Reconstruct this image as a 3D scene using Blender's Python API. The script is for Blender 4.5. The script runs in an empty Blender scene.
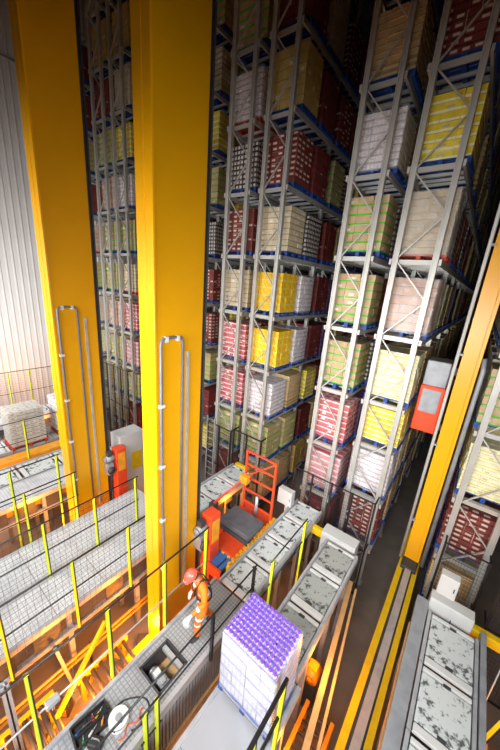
import bpy, math, random
from mathutils import Vector, Matrix, Euler
random.seed(7)
SC = bpy.context.scene
COL = SC.collection

# ------------------------------------------------------------------ camera
cam_d = bpy.data.cameras.new('camera')
cam = bpy.data.objects.new('camera', cam_d)
COL.objects.link(cam)
cam_d.sensor_fit = 'VERTICAL'
cam_d.sensor_height = 36.0
cam_d.sensor_width = 24.0
cam_d.lens = 299.837 * 36.0 / 750.0
cam_d.clip_start = 0.05
cam_d.clip_end = 300
CR = Matrix(((0.788, 0.238, -0.567), (0.610, -0.186, 0.770), (0.077, -0.953, -0.292)))  # columns: image right, image down, forward
right = CR.col[0].normalized()
fwd = (CR.col[2] - right * CR.col[2].dot(right)).normalized()
up = right.cross(fwd)
M = Matrix((right, up, -fwd)).transposed().to_4x4()
M.translation = Vector((0, 0, 6.8))
cam.matrix_world = M
SC.camera = cam

# ------------------------------------------------------------------ world, lights, exposure
SC.view_settings.view_transform = 'Standard'
SC.view_settings.look = 'None'
SC.view_settings.gamma = 1.0
SC.view_settings.use_curve_mapping = False
SC.view_settings.exposure = 0.0
W = bpy.data.worlds.new('hall_air')
SC.world = W
W.use_nodes = True
W.node_tree.nodes['Background'].inputs[0].default_value = (0.75, 0.85, 1.0, 1)
W.node_tree.nodes['Background'].inputs[1].default_value = 0.05


def area(name, loc, target, sx, sy, power, color=(1, 1, 1), spread=180):
    d = bpy.data.lights.new(name, 'AREA')
    d.shape = 'RECTANGLE'
    d.size = sx
    d.size_y = sy
    d.energy = power
    d.color = color
    d.spread = math.radians(spread)
    o = bpy.data.objects.new(name, d)
    COL.objects.link(o)
    o.location = loc
    o.rotation_euler = (Vector(target) - Vector(loc)).to_track_quat('-Z', 'Y').to_euler()
    o['kind'] = 'helper'
    return o


def lamp(name, loc, power, color, r=0.15):
    d = bpy.data.lights.new(name, 'POINT')
    d.energy = power
    d.color = color
    d.shadow_soft_size = r
    o = bpy.data.objects.new(name, d)
    COL.objects.link(o)
    o.location = loc
    o['kind'] = 'helper'
    return o


WHITE = (1.0, 0.985, 0.97)
SODIUM = (1.0, 0.30, 0.02)
area('hall_floodlight', (-3.0, -3.0, 7.6), (-4.0, 3.0, -1.0), 9, 2.0, 480, WHITE, 100)
area('left_fill_light', (-11, -2.6, 7.0), (-13.0, 7.0, 2.2), 7, 2.0, 640, WHITE, 125)  # unseen fill light, added to brighten the left mast and left racks
area('hall_floodlight_right', (4.5, -1.5, 6.2), (-4.4, 4.0, 1.8), 2.5, 2.5, 340, WHITE, 98)
area('rack_floodlight', (-2.5, -3.2, 5.5), (-3.0, 8.6, 4.3), 7, 1.5, 330, WHITE, 74)
area('wall_fill_light', (-12.5, -1.0, 4.2), (-21, 5.0, 3.2), 2, 2, 470, WHITE, 110)  # added fill out of view: brightens the ribbed wall, softens rib contrast
for i, (p, w) in enumerate((((-4.35, 1.35, -1.3), 80), ((-4.6, 2.9, -1.4), 50), ((-4.3, 0.1, -1.2), 55), ((-8.6, 2.3, -0.6), 70), ((-0.75, 4.6, -0.5), 18), ((-0.75, 3.4, -1.3), 14), ((-3.3, 5.4, -0.5), 25),
                            ((-12.0, 1.6, -0.5), 90), ((-19.2, 5.4, 0.2), 60), ((2.3, 5.0, -0.7), 30), ((-5.0, 6.9, -0.6), 25), ((-15.5, 4.5, -0.3), 40))):
    lamp('sodium_lamp', p, w * 2.3, SODIUM, 0.12)


# ------------------------------------------------------------------ materials
def nodes(name):
    m = bpy.data.materials.new(name)
    m.use_nodes = True
    nt = m.node_tree
    return m, nt, nt.nodes['Principled BSDF']


def N(nt, t, **kw):
    n = nt.nodes.new(t)
    for k, v in kw.items():
        if k.startswith('i_'):
            n.inputs[int(k[2:])].default_value = v
        else:
            setattr(n, k, v)
    return n


def L(nt, a, b):
    nt.links.new(a, b)


def rgba(c):
    return (c[0], c[1], c[2], 1)


def mixc(nt, fac, a, b, blend='MIX'):
    n = nt.nodes.new('ShaderNodeMix')
    n.data_type = 'RGBA'
    n.blend_type = blend
    for s, v in ((n.inputs[0], fac), (n.inputs[6], a), (n.inputs[7], b)):
        if hasattr(v, 'is_linked'):
            L(nt, v, s)
        elif isinstance(v, (tuple, list)):
            s.default_value = rgba(v)
        else:
            s.default_value = v
    return n.outputs[2]


def math_n(nt, op, a, b=None, c=None):
    n = nt.nodes.new('ShaderNodeMath')
    n.operation = op
    for s, v in zip(n.inputs, (a, b, c)):
        if v is None:
            continue
        if hasattr(v, 'is_linked'):
            L(nt, v, s)
        else:
            s.default_value = v
    return n.outputs[0]


def mat(name, c, rough=0.5, metal=0.0, dirt=0.25, dirt_c=None, scale=6.0, bump=0.0, coat=0.0):
    m, nt, b = nodes(name)
    tc = N(nt, 'ShaderNodeTexCoord')
    no = N(nt, 'ShaderNodeTexNoise')
    no.inputs['Scale'].default_value = scale
    no.inputs['Detail'].default_value = 6
    L(nt, tc.outputs['Object'], no.inputs['Vector'])
    mr = N(nt, 'ShaderNodeMapRange')
    mr.inputs[1].default_value = 0.42
    mr.inputs[2].default_value = 0.72
    mr.inputs[4].default_value = dirt
    L(nt, no.outputs['Fac'], mr.inputs[0])
    dc = dirt_c or tuple(x * 0.35 for x in c)
    L(nt, mixc(nt, mr.outputs[0], c, dc), b.inputs['Base Color'])
    b.inputs['Roughness'].default_value = rough
    b.inputs['Metallic'].default_value = metal
    b.inputs['Coat Weight'].default_value = coat
    if bump:
        bp = N(nt, 'ShaderNodeBump')
        bp.inputs['Strength'].default_value = bump
        bp.inputs['Distance'].default_value = 0.01
        L(nt, no.outputs['Fac'], bp.inputs['Height'])
        L(nt, bp.outputs[0], b.inputs['Normal'])
    return m


def grate_mat(name, c, dark, cell=0.06, rough=0.45, line=0.22):
    """a pressed or woven deck plate: a grid of small cells with dark grooves, plus broad dirt"""
    m, nt, b = nodes(name)
    tc = N(nt, 'ShaderNodeTexCoord')
    sp = N(nt, 'ShaderNodeSeparateXYZ')
    L(nt, tc.outputs['Object'], sp.inputs[0])
    fx = math_n(nt, 'FRACT', math_n(nt, 'DIVIDE', sp.outputs[0], cell))
    fy = math_n(nt, 'FRACT', math_n(nt, 'DIVIDE', sp.outputs[1], cell))
    g = math_n(nt, 'MAXIMUM', math_n(nt, 'LESS_THAN', fx, line), math_n(nt, 'LESS_THAN', fy, line))
    no = N(nt, 'ShaderNodeTexNoise')
    no.inputs['Scale'].default_value = 2.5
    no.inputs['Detail'].default_value = 8
    L(nt, tc.outputs['Object'], no.inputs['Vector'])
    mr = N(nt, 'ShaderNodeMapRange')
    mr.inputs[1].default_value = 0.45
    mr.inputs[2].default_value = 0.75
    mr.inputs[4].default_value = 0.6
    L(nt, no.outputs['Fac'], mr.inputs[0])
    c1 = mixc(nt, math_n(nt, 'MULTIPLY', g, 0.75), c, dark)
    L(nt, mixc(nt, mr.outputs[0], c1, tuple(x * 0.45 for x in c)), b.inputs['Base Color'])
    b.inputs['Roughness'].default_value = rough
    b.inputs['Metallic'].default_value = 0.15
    return m


def grime_mat(name, c, spot):
    """white painted plate with black scuffs and oil spots"""
    m, nt, b = nodes(name)
    tc = N(nt, 'ShaderNodeTexCoord')
    no = N(nt, 'ShaderNodeTexNoise')
    no.inputs['Scale'].default_value = 11
    no.inputs['Detail'].default_value = 5
    no.inputs['Roughness'].default_value = 0.6
    L(nt, tc.outputs['Object'], no.inputs['Vector'])
    n2 = N(nt, 'ShaderNodeTexNoise')
    n2.inputs['Scale'].default_value = 2.2
    n2.inputs['Detail'].default_value = 3
    L(nt, tc.outputs['Object'], n2.inputs['Vector'])
    s = math_n(nt, 'ADD', no.outputs['Fac'], math_n(nt, 'MULTIPLY', math_n(nt, 'SUBTRACT', n2.outputs['Fac'], 0.5), 0.5))
    mr = N(nt, 'ShaderNodeMapRange')
    mr.inputs[1].default_value = 0.53
    mr.inputs[2].default_value = 0.64
    L(nt, s, mr.inputs[0])
    L(nt, mixc(nt, mr.outputs[0], c, spot), b.inputs['Base Color'])
    b.inputs['Roughness'].default_value = 0.5
    return m


def hazard_mat(name):
    """fluorescent yellow post with black edges"""
    m, nt, b = nodes(name)
    b.inputs['Base Color'].default_value = (0.75, 0.85, 0.02, 1)
    b.inputs['Roughness'].default_value = 0.5
    return m


MT = {}
MT['crane'] = mat('crane_yellow_paint', (0.74, 0.35, 0.0), 0.38, 0, 0.10, (0.35, 0.17, 0.0), 1.6)
MT['lit_flange'] = mat('crane_yellow_lit_front', (0.86, 0.40, 0.002), 0.35, 0, 0.08, (0.5, 0.25, 0.0), 2.0)  # mast yellow made brighter: light on the front side put into the colour
MT['steel'] = mat('rack_steel', (0.50, 0.50, 0.47), 0.45, 0.3, 0.3, (0.3, 0.3, 0.28), 3)
MT['galv'] = mat('galvanised_steel', (0.55, 0.58, 0.62), 0.4, 0.45, 0.4, (0.25, 0.26, 0.28), 5)
MT['grey'] = mat('grey_painted_steel', (0.33, 0.35, 0.38), 0.5, 0.2, 0.4, (0.12, 0.12, 0.13), 4)
MT['hose'] = mat('grey_blue_hose', (0.15, 0.16, 0.20), 0.45, 0.1, 0.3)
MT['slate'] = mat('slate_grey_plate', (0.12, 0.13, 0.15), 0.45, 0.2, 0.4)
MT['dark'] = mat('dark_steel', (0.07, 0.072, 0.08), 0.5, 0.3, 0.3, None, 5)
MT['black'] = mat('black_paint', (0.018, 0.018, 0.02), 0.45, 0.1, 0.2)
MT['white'] = mat('white_paint', (0.60, 0.61, 0.60), 0.45, 0, 0.15, (0.45, 0.45, 0.43), 5)
MT['red'] = mat('red_paint', (0.78, 0.075, 0.02), 0.4, 0, 0.2)
MT['redpallet'] = mat('red_pallet_wood', (0.55, 0.06, 0.02), 0.6, 0, 0.3)
MT['bluepallet'] = mat('blue_pallet_wood', (0.015, 0.07, 0.33), 0.6, 0, 0.4, (0.01, 0.02, 0.06), 8)
MT['blue'] = mat('blue_belt', (0.05, 0.16, 0.42), 0.5, 0, 0.35)
MT['yellow'] = mat('yellow_paint', (0.85, 0.55, 0.01), 0.4, 0, 0.2)
MT['orange'] = mat('orange_paint', (0.85, 0.36, 0.02), 0.45, 0, 0.3)
MT['tan'] = mat('tan_painted_beam', (0.68, 0.42, 0.18), 0.5, 0, 0.3)
MT['hazard'] = hazard_mat('fluorescent_yellow')
MT['concrete'] = mat('pit_concrete', (0.24, 0.21, 0.18), 0.8, 0, 0.5, (0.12, 0.1, 0.08), 1.5, 0.2)
MT['deck'] = grate_mat('light_mesh_deck', (0.66, 0.68, 0.71), (0.38, 0.39, 0.42), 0.075)
MT['checker'] = grate_mat('chequer_walkway_plate', (0.37, 0.39, 0.41), (0.17, 0.18, 0.19), 0.07)
MT['grime'] = grime_mat('grimy_white_plate', (0.58, 0.62, 0.62), (0.09, 0.10, 0.10))
MT['grimedark'] = grime_mat('oily_grey_plate', (0.36, 0.38, 0.36), (0.06, 0.065, 0.065))
MT['smooth'] = mat('pale_deck_plate', (0.40, 0.41, 0.44), 0.4, 0.2, 0.3, (0.38, 0.39, 0.41), 3)
MT['hivis'] = mat('orange_hi_vis', (0.95, 0.20, 0.01), 0.7, 0, 0.15, (0.6, 0.1, 0.0), 9, 0.3)
MT['band'] = mat('reflective_band', (0.85, 0.86, 0.84), 0.3, 0.1, 0.1)
MT['skin'] = mat('skin', (0.62, 0.36, 0.26), 0.5, 0, 0.1)
MT['helmet'] = mat('red_helmet', (0.80, 0.10, 0.07), 0.3, 0, 0.1)
MT['boot'] = mat('boot_leather', (0.05, 0.035, 0.025), 0.6)
MT['glove'] = mat('grey_glove', (0.55, 0.57, 0.60), 0.7)
MT['rubber'] = mat('black_rubber', (0.02, 0.02, 0.022), 0.6)
MT['roof'] = mat('roof_sheet', (0.12, 0.12, 0.13), 0.6)


def wall_mat():
    m, nt, b = nodes('ribbed_wall_sheet')
    tc = N(nt, 'ShaderNodeTexCoord')
    no = N(nt, 'ShaderNodeTexNoise')
    no.inputs['Scale'].default_value = 0.6
    L(nt, tc.outputs['Object'], no.inputs['Vector'])
    L(nt, mixc(nt, no.outputs['Fac'], (0.60, 0.60, 0.60), (0.72, 0.72, 0.71)), b.inputs['Base Color'])
    b.inputs['Roughness'].default_value = 0.4
    return m


MT['wall'] = wall_mat()


def carton_mat(name, c1, c2, stripe=None, bands=(), label=None, lab=(0.3, 0.7, 0.35, 0.65), lab_p=0.5, cells=0, cell_c=None, rough=0.55, coat=0.0, mark=None):
    """printed cartons: per-box tint, printed bands (v ranges), a paper label or a row of can tops"""
    m, nt, b = nodes(name)
    uv = N(nt, 'ShaderNodeUVMap', uv_map='face')
    sp = N(nt, 'ShaderNodeSeparateXYZ')
    L(nt, uv.outputs[0], sp.inputs[0])
    u, v = sp.outputs[0], sp.outputs[1]
    at = N(nt, 'ShaderNodeAttribute', attribute_name='rnd')
    r = at.outputs['Fac']
    oi = N(nt, 'ShaderNodeObjectInfo')
    col = mixc(nt, r, c1, c2)

    def within(x, a, c):
        return math_n(nt, 'MULTIPLY', math_n(nt, 'GREATER_THAN', x, a), math_n(nt, 'LESS_THAN', x, c))
    if cells:
        cu = math_n(nt, 'FRACT', math_n(nt, 'MULTIPLY', u, cells))
        k = math_n(nt, 'MULTIPLY', within(cu, 0.18, 0.82), within(v, 0.2, 0.85))
        col = mixc(nt, k, col, cell_c)
    if mark:
        d = math_n(nt, 'FRACT', math_n(nt, 'MULTIPLY_ADD', v, 1.0, math_n(nt, 'MULTIPLY', u, 1.5)))
        k = math_n(nt, 'MULTIPLY', within(d, 0.3, 0.5), math_n(nt, 'MULTIPLY', within(v, 0.15, 0.85), within(u, 0.15, 0.85)))
        col = mixc(nt, math_n(nt, 'MULTIPLY', k, 0.8), col, mark)
    for a, c in bands:
        col = mixc(nt, within(v, a, c), col, stripe)
    if label:
        k = math_n(nt, 'MULTIPLY', within(u, lab[0], lab[1]), within(v, lab[2], lab[3]))
        k = math_n(nt, 'MULTIPLY', k, math_n(nt, 'LESS_THAN', r, lab_p))
        col = mixc(nt, k, col, label)
    tc = N(nt, 'ShaderNodeTexCoord')
    no = N(nt, 'ShaderNodeTexNoise')
    no.inputs['Scale'].default_value = 9
    no.inputs['Detail'].default_value = 4
    L(nt, tc.outputs['Object'], no.inputs['Vector'])
    hs = N(nt, 'ShaderNodeHueSaturation')
    L(nt, col, hs.inputs['Color'])
    L(nt, math_n(nt, 'MULTIPLY_ADD', oi.outputs['Random'], 0.25, math_n(nt, 'MULTIPLY_ADD', no.outputs['Fac'], 0.5, 0.62)), hs.inputs['Value'])
    L(nt, hs.outputs[0], b.inputs['Base Color'])
    b.inputs['Roughness'].default_value = rough
    b.inputs['Coat Weight'].default_value = coat
    b.inputs['Coat Roughness'].default_value = 0.2
    return m


def wrap_mat():
    m, nt, b = nodes('stretch_wrap_film')
    out = nt.nodes['Material Output']
    b.inputs['Base Color'].default_value = (0.9, 0.92, 0.95, 1)
    b.inputs['Roughness'].default_value = 0.22
    tr = N(nt, 'ShaderNodeBsdfTransparent')
    tc = N(nt, 'ShaderNodeTexCoord')
    mp = N(nt, 'ShaderNodeMapping')
    mp.inputs['Scale'].default_value = (3, 3, 9)
    L(nt, tc.outputs['Object'], mp.inputs[0])
    no = N(nt, 'ShaderNodeTexNoise')
    no.inputs['Scale'].default_value = 1.3
    no.inputs['Detail'].default_value = 6
    L(nt, mp.outputs[0], no.inputs['Vector'])
    mr = N(nt, 'ShaderNodeMapRange')
    mr.inputs[1].default_value = 0.3
    mr.inputs[2].default_value = 0.7
    mr.inputs[3].default_value = 0.08
    mr.inputs[4].default_value = 0.36
    L(nt, no.outputs['Fac'], mr.inputs[0])
    bp = N(nt, 'ShaderNodeBump')
    bp.inputs['Strength'].default_value = 0.6
    bp.inputs['Distance'].default_value = 0.02
    L(nt, no.outputs['Fac'], bp.inputs['Height'])
    L(nt, bp.outputs[0], b.inputs['Normal'])
    mx = N(nt, 'ShaderNodeMixShader')
    L(nt, mr.outputs[0], mx.inputs[0])
    L(nt, tr.outputs[0], mx.inputs[1])
    L(nt, b.outputs[0], mx.inputs[2])
    L(nt, mx.outputs[0], out.inputs[0])
    return m


MT['wrap'] = wrap_mat()


# ------------------------------------------------------------------ mesh helpers
class MB:
    def __init__(s):
        s.v, s.f, s.m, s.uv, s.r = [], [], [], [], []

    def face(s, idx, mi=0, r=0.5, uv=None):
        s.f.append(idx)
        s.m.append(mi)
        s.r.append(r)
        s.uv.append(uv or [(0, 0), (1, 0), (1, 1), (0, 1)][:len(idx)] + [(0.5, 0.5)] * max(0, len(idx) - 4))

    def box(s, a, b, mi=0, mtx=None, skip=(), r=None):
        a0 = [min(p, q) for p, q in zip(a, b)]
        b0 = [max(p, q) for p, q in zip(a, b)]
        P = [Vector((x, y, z)) for z in (a0[2], b0[2]) for y in (a0[1], b0[1]) for x in (a0[0], b0[0])]
        if mtx is not None:
            P = [mtx @ p for p in P]
        n = len(s.v)
        s.v += [tuple(p) for p in P]
        rr = random.random() if r is None else r
        for k, q in (('-z', (2, 3, 1, 0)), ('+z', (4, 5, 7, 6)), ('-y', (0, 1, 5, 4)), ('+y', (3, 2, 6, 7)), ('-x', (2, 0, 4, 6)), ('+x', (1, 3, 7, 5))):
            if k not in skip:
                s.face([n + i for i in q], mi, rr)
        return s

    def bar(s, p, q, w=0.05, h=None, mi=0, roll=None):
        """rectangular bar between two points"""
        p, q = Vector(p), Vector(q)
        d = q - p
        ln = d.length
        if ln < 1e-6:
            return s
        d.normalize()
        ref = Vector(roll) if roll else (Vector((0, 0, 1)) if abs(d.z) < 0.95 else Vector((0, 1, 0)))
        x = d.cross(ref).normalized()
        y = x.cross(d)
        h = h or w
        m = Matrix((x, d, y)).transposed().to_4x4()
        m.translation = p
        s.box((-w / 2, 0, -h / 2), (w / 2, ln, h / 2), mi, m)
        return s

    def tube(s, pts, r=0.02, n=8, mi=0, closed=False, caps=True):
        pts = [Vector(p) for p in pts]
        rs = r if isinstance(r, (list, tuple)) else [r] * len(pts)
        rings = []
        prev = None
        for i, p in enumerate(pts):
            if closed:
                d = pts[(i + 1) % len(pts)] - pts[i - 1]
            else:
                d = pts[min(i + 1, len(pts) - 1)] - pts[max(i - 1, 0)]
            d.normalize()
            if prev is None:
                ref = Vector((0, 0, 1)) if abs(d.z) < 0.9 else Vector((1, 0, 0))
                x = d.cross(ref).normalized()
            else:
                x = (prev - d * prev.dot(d)).normalized()
            prev = x
            y = d.cross(x)
            k = len(s.v)
            for j in range(n):
                t = 2 * math.pi * j / n
                s.v.append(tuple(p + (x * math.cos(t) + y * math.sin(t)) * rs[i]))
            rings.append(k)
        m = len(rings)
        for i in range(m if closed else m - 1):
            a, b = rings[i], rings[(i + 1) % m]
            for j in range(n):
                s.face([a + j, a + (j + 1) % n, b + (j + 1) % n, b + j], mi)
        if caps and not closed:
            s.face([rings[0] + j for j in range(n)][::-1], mi)
            s.face([rings[-1] + j for j in range(n)], mi)
        return s

    def cyl(s, p, q, r, n=16, mi=0):
        return s.tube([p, q], r, n, mi)

    def sphere(s, c, r, nu=12, nv=8, mi=0, sc=(1, 1, 1), v0=0.0, v1=1.0):
        k = len(s.v)
        for i in range(nv + 1):
            t = math.pi * (v0 + (v1 - v0) * i / nv)
            for j in range(nu):
                a = 2 * math.pi * j / nu
                s.v.append((c[0] + r * sc[0] * math.sin(t) * math.cos(a), c[1] + r * sc[1] * math.sin(t) * math.sin(a), c[2] + r * sc[2] * math.cos(t)))
        for i in range(nv):
            for j in range(nu):
                a, b = k + i * nu + j, k + i * nu + (j + 1) % nu
                s.face([a, a + nu, b + nu, b], mi)
        return s

    def mesh(s, name, mats, smooth=False, bevel=0):
        me = bpy.data.meshes.new(name)
        me.from_pydata(s.v, [], s.f)
        for m in (mats if isinstance(mats, (list, tuple)) else [mats]):
            me.materials.append(m)
        me.polygons.foreach_set('material_index', s.m)
        if smooth:
            me.polygons.foreach_set('use_smooth', [True] * len(s.f))
        at = me.attributes.new('rnd', 'FLOAT', 'FACE')
        at.data.foreach_set('value', s.r)
        uvl = me.uv_layers.new(name='face')
        flat = []
        for u in s.uv:
            for a, b in u:
                flat += [a, b]
        uvl.data.foreach_set('uv', flat)
        me.update()
        return me

    def obj(s, name, mats, parent=None, smooth=False, bevel=0.0, loc=None):
        o = bpy.data.objects.new(name, s.mesh(name, mats, smooth))
        COL.objects.link(o)
        if parent:
            o.parent = parent
        if loc:
            o.location = loc
        if bevel:
            b = o.modifiers.new('bevel', 'BEVEL')
            b.width = bevel
            b.segments = 2
            b.limit_method = 'ANGLE'
        return o


def tag(o, label, cat, group=None, kind=None):
    o['label'] = label
    o['category'] = cat
    if group:
        o['group'] = group
    if kind:
        o['kind'] = kind
    return o


def thing(name, label, cat, loc=(0, 0, 0), rz=0.0, group=None):
    o = bpy.data.objects.new(name, None)
    o.empty_display_size = 0.2
    COL.objects.link(o)
    o.location = loc
    o.rotation_euler = (0, 0, rz)
    return tag(o, label, cat, group)


def struct(name, mb, m, smooth=False):
    o = mb.obj(name, m, None, smooth)
    o['kind'] = 'structure'
    return o


def local(root, mb_pts):
    return [Vector(p) - root.location for p in mb_pts]


# ------------------------------------------------------------------ the hall
PIT = -2.4
struct('floor', MB().box((-22, -8, PIT - 0.2), (9, 62, PIT)), MT['concrete'])
struct('ceiling', MB().box((-22, -8, 21), (9, 62, 21.2)), MT['roof'])
wl = MB()
y = -8.0
while y < 62:     # trapezoidal ribbed sheet, real ribs
    prof = [(0, 0), (0.20, 0), (0.235, 0.045), (0.285, 0.045), (0.32, 0)]
    for (a, da), (b, db) in zip(prof[:-1], prof[1:]):
        k = len(wl.v)
        wl.v += [(-21.5 + da, y + a, PIT), (-21.5 + db, y + b, PIT), (-21.5 + db, y + b, 21), (-21.5 + da, y + a, 21)]
        wl.face([k + 3, k + 2, k + 1, k])
    y += 0.32
struct('wall_left', wl, MT['wall'])
struct('wall_right', MB().box((9, -8, PIT), (9.2, 62, 21)), MT['roof'])
struct('wall_back', MB().box((-22, 62, PIT), (9, 62.2, 21)), MT['roof'])
struct('wall_front', MB().box((-22, -8.2, PIT), (9, -8, 21)), MT['roof'])
g = MB()
for z in (16.4,):
    g.box((-21.46, -8, z), (-21.40, 62, z + 0.07))
struct('trim_1', g, MT['grey'])

# ------------------------------------------------------------------ pallet racks
Y0 = 8.6
BAY = 2.6
NB = 10
LV = [-1.83, 0.1, 1.95, 3.85, 5.78, 7.72, 9.67, 11.59, 13.5]
LVX = LV + [15.43, 17.36]
LVB = [-0.95, 0.78, 2.47, 3.85, 5.75, 7.66, 9.67, 11.59, 13.5]
TOPZ = 20.0


def frame_mb(x0, x1, yy, mb, what):
    w = 0.12
    if 'u' in what:
        for x in (x0, x1):
            mb.box((x - w / 2, yy - 0.06, PIT), (x + w / 2, yy + 0.06, TOPZ))
    if 'b' in what:
        z = PIT + 0.3
        s = 0
        while z < TOPZ - 1:
            a, b = ((x0, x1), (x1, x0))[s % 2]
            mb.bar((a, yy - 0.01, z), (b, yy - 0.01, z + 0.97), 0.045, 0.03)
            z += 0.97
            s += 1
    return mb


def rack(label, x0, x1, levels, frames=NB, detail=2):
    root = thing('pallet_rack', label, 'pallet rack', ((x0 + x1) / 2, Y0, PIT))
    ox = Vector(root.location)

    def put(mb, name, m, par=root):
        mb.v = [tuple(Vector(v) - ox) for v in mb.v]
        o = mb.obj(name, m, par)
        return o
    for i in range(frames):
        yy = Y0 + i * BAY
        if i < detail:
            for x in (x0, x1):
                mb = MB()
                mb.box((x - 0.065, yy - 0.05, PIT), (x + 0.065, yy + 0.05, TOPZ))
                mb.box((x - 0.065, yy - 0.07, PIT), (x - 0.035, yy - 0.05, TOPZ))
                mb.box((x + 0.035, yy - 0.07, PIT), (x + 0.065, yy - 0.05, TOPZ))
                mb.box((x - 0.11, yy - 0.11, PIT), (x + 0.11, yy + 0.11, PIT + 0.02))
                put(mb, 'upright', MT['steel'])
            z = PIT + 0.35
            s = 0
            while z < TOPZ - 1:
                a, b = ((x0, x1), (x1, x0))[s % 2]
                mb = MB().bar((a, yy - 0.01, z), (b, yy - 0.01, z + 0.97), 0.05, 0.03)
                put(mb, 'brace', MT['steel'])
                z += 0.97
                s += 1
        else:
            put(frame_mb(x0, x1, yy, MB(), 'ub'), 'rack_frame', MT['steel'])
    y1 = Y0 + (frames - 1) * BAY
    for z in levels:
        mb = MB()
        for x in (x0 - 0.11, x1 + 0.11):
            mb.box((x - 0.03, Y0 - 0.06, z - 0.13), (x + 0.03, y1 + 0.06, z))
        yy = Y0 + 0.02
        while yy < min(y1, Y0 + 18):
            for dy in (0.10, 0.62, 1.02, 1.34, 1.86, 2.38):
                mb.box((x0 - 0.08, yy + dy, z - 0.07), (x1 + 0.08, yy + dy + 0.06, z - 0.001))
            yy += BAY
        mb.box((x0 - 0.14, Y0 + 0.055, z - 0.12), (x1 + 0.14, Y0 + 0.10, z - 0.005))
        put(mb, 'shelf', MT['steel'])
    return root


RACKS = {
    'A': ((-3.56, -2.76), LV), 'B': ((-2.08, -1.2), LVB), 'C': ((-7.88, -7.04), LVX), 'D': ((-6.42, -5.62), LV),
    'H': ((-10.78, -9.98), LVX), 'E1': ((-16.6, -15.72), LVX), 'E2': ((-14.95, -14.1), LVX), 'F': ((-18.9, -18.1), LVX), 'G': ((0.62, 1.5), LV),
}
rack('grey steel rack tower left of the centre aisle pair, with pink and green-striped loads', *RACKS['A'][0], LV)
rack('grey steel rack tower on the left side of the moving crane aisle', *RACKS['B'][0], LVB, 12)
rack('grey steel rack tower just right of the middle yellow mast', *RACKS['C'][0], LVX, 4)
rack('grey steel rack tower holding yellow cartons, second from the middle yellow mast', *RACKS['D'][0], LV, 8)
rack('steel rack mostly hidden behind the middle yellow mast', *RACKS['H'][0], LVX, 7)
rack('left one of two steel racks seen between the yellow masts', *RACKS['E1'][0], LVX, 5)
rack('right one of two steel racks seen between the yellow masts', *RACKS['E2'][0], LVX, 5)
rack('steel rack nearest the ribbed wall, beside the left yellow mast', *RACKS['F'][0], LVX, 6)
rack('steel rack tower on the right side of the moving crane aisle', *RACKS['G'][0], LV, 9)

# ------------------------------------------------------------------ pallet loads
PW, PD = 1.2, 1.0


def pallet_mb(mb, mi=0):
    for i in range(6):
        y = -PD / 2 + i * (PD - 0.12) / 5
        mb.box((-PW / 2, y, 0.122), (PW / 2, y + 0.12, 0.144), mi, r=0.5)
    for x in (-PW / 2, -0.05, PW / 2 - 0.1):
        mb.box((x, -PD / 2, 0.1), (x + 0.1, PD / 2, 0.122), mi, r=0.5)
        mb.box((x, -PD / 2, 0.0), (x + 0.1, PD / 2, 0.022), mi, r=0.5)
        for y in (-PD / 2, -0.05, PD / 2 - 0.1):
            mb.box((x, y, 0.022), (x + 0.1, y + 0.1, 0.1), mi, r=0.5)
    return mb


def stack_mb(mb, nx, ny, nz, h, mi=0, w=1.16, d=0.96, gap=0.012, jit=0.008, zgap=None, z0=0.145, inset=0.0):
    """outer cartons of a stack, each with its own small offset"""
    zg = gap if zgap is None else zgap
    bx, by, bz = w / nx, d / ny, h / nz
    for k in range(nz):
        for i in range(nx):
            for j in range(ny):
                if 0 < i < nx - 1 and 0 < j < ny - 1 and k < nz - 1:
                    continue
                jx, jy = random.uniform(-jit, jit), random.uniform(-jit, jit)
                x, y, z = -w / 2 + i * bx + jx, -d / 2 + j * by + jy, z0 + k * bz
                mb.box((x + gap / 2, y + gap / 2, z), (x + bx - gap / 2, y + by - gap / 2, z + bz - zg), mi)
    c = 0.03
    mb.box((-w / 2 + c, -d / 2 + c, z0), (w / 2 - c, d / 2 - c, z0 + h - bz * 0.5), mi, r=0.0)
    return mb


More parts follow.
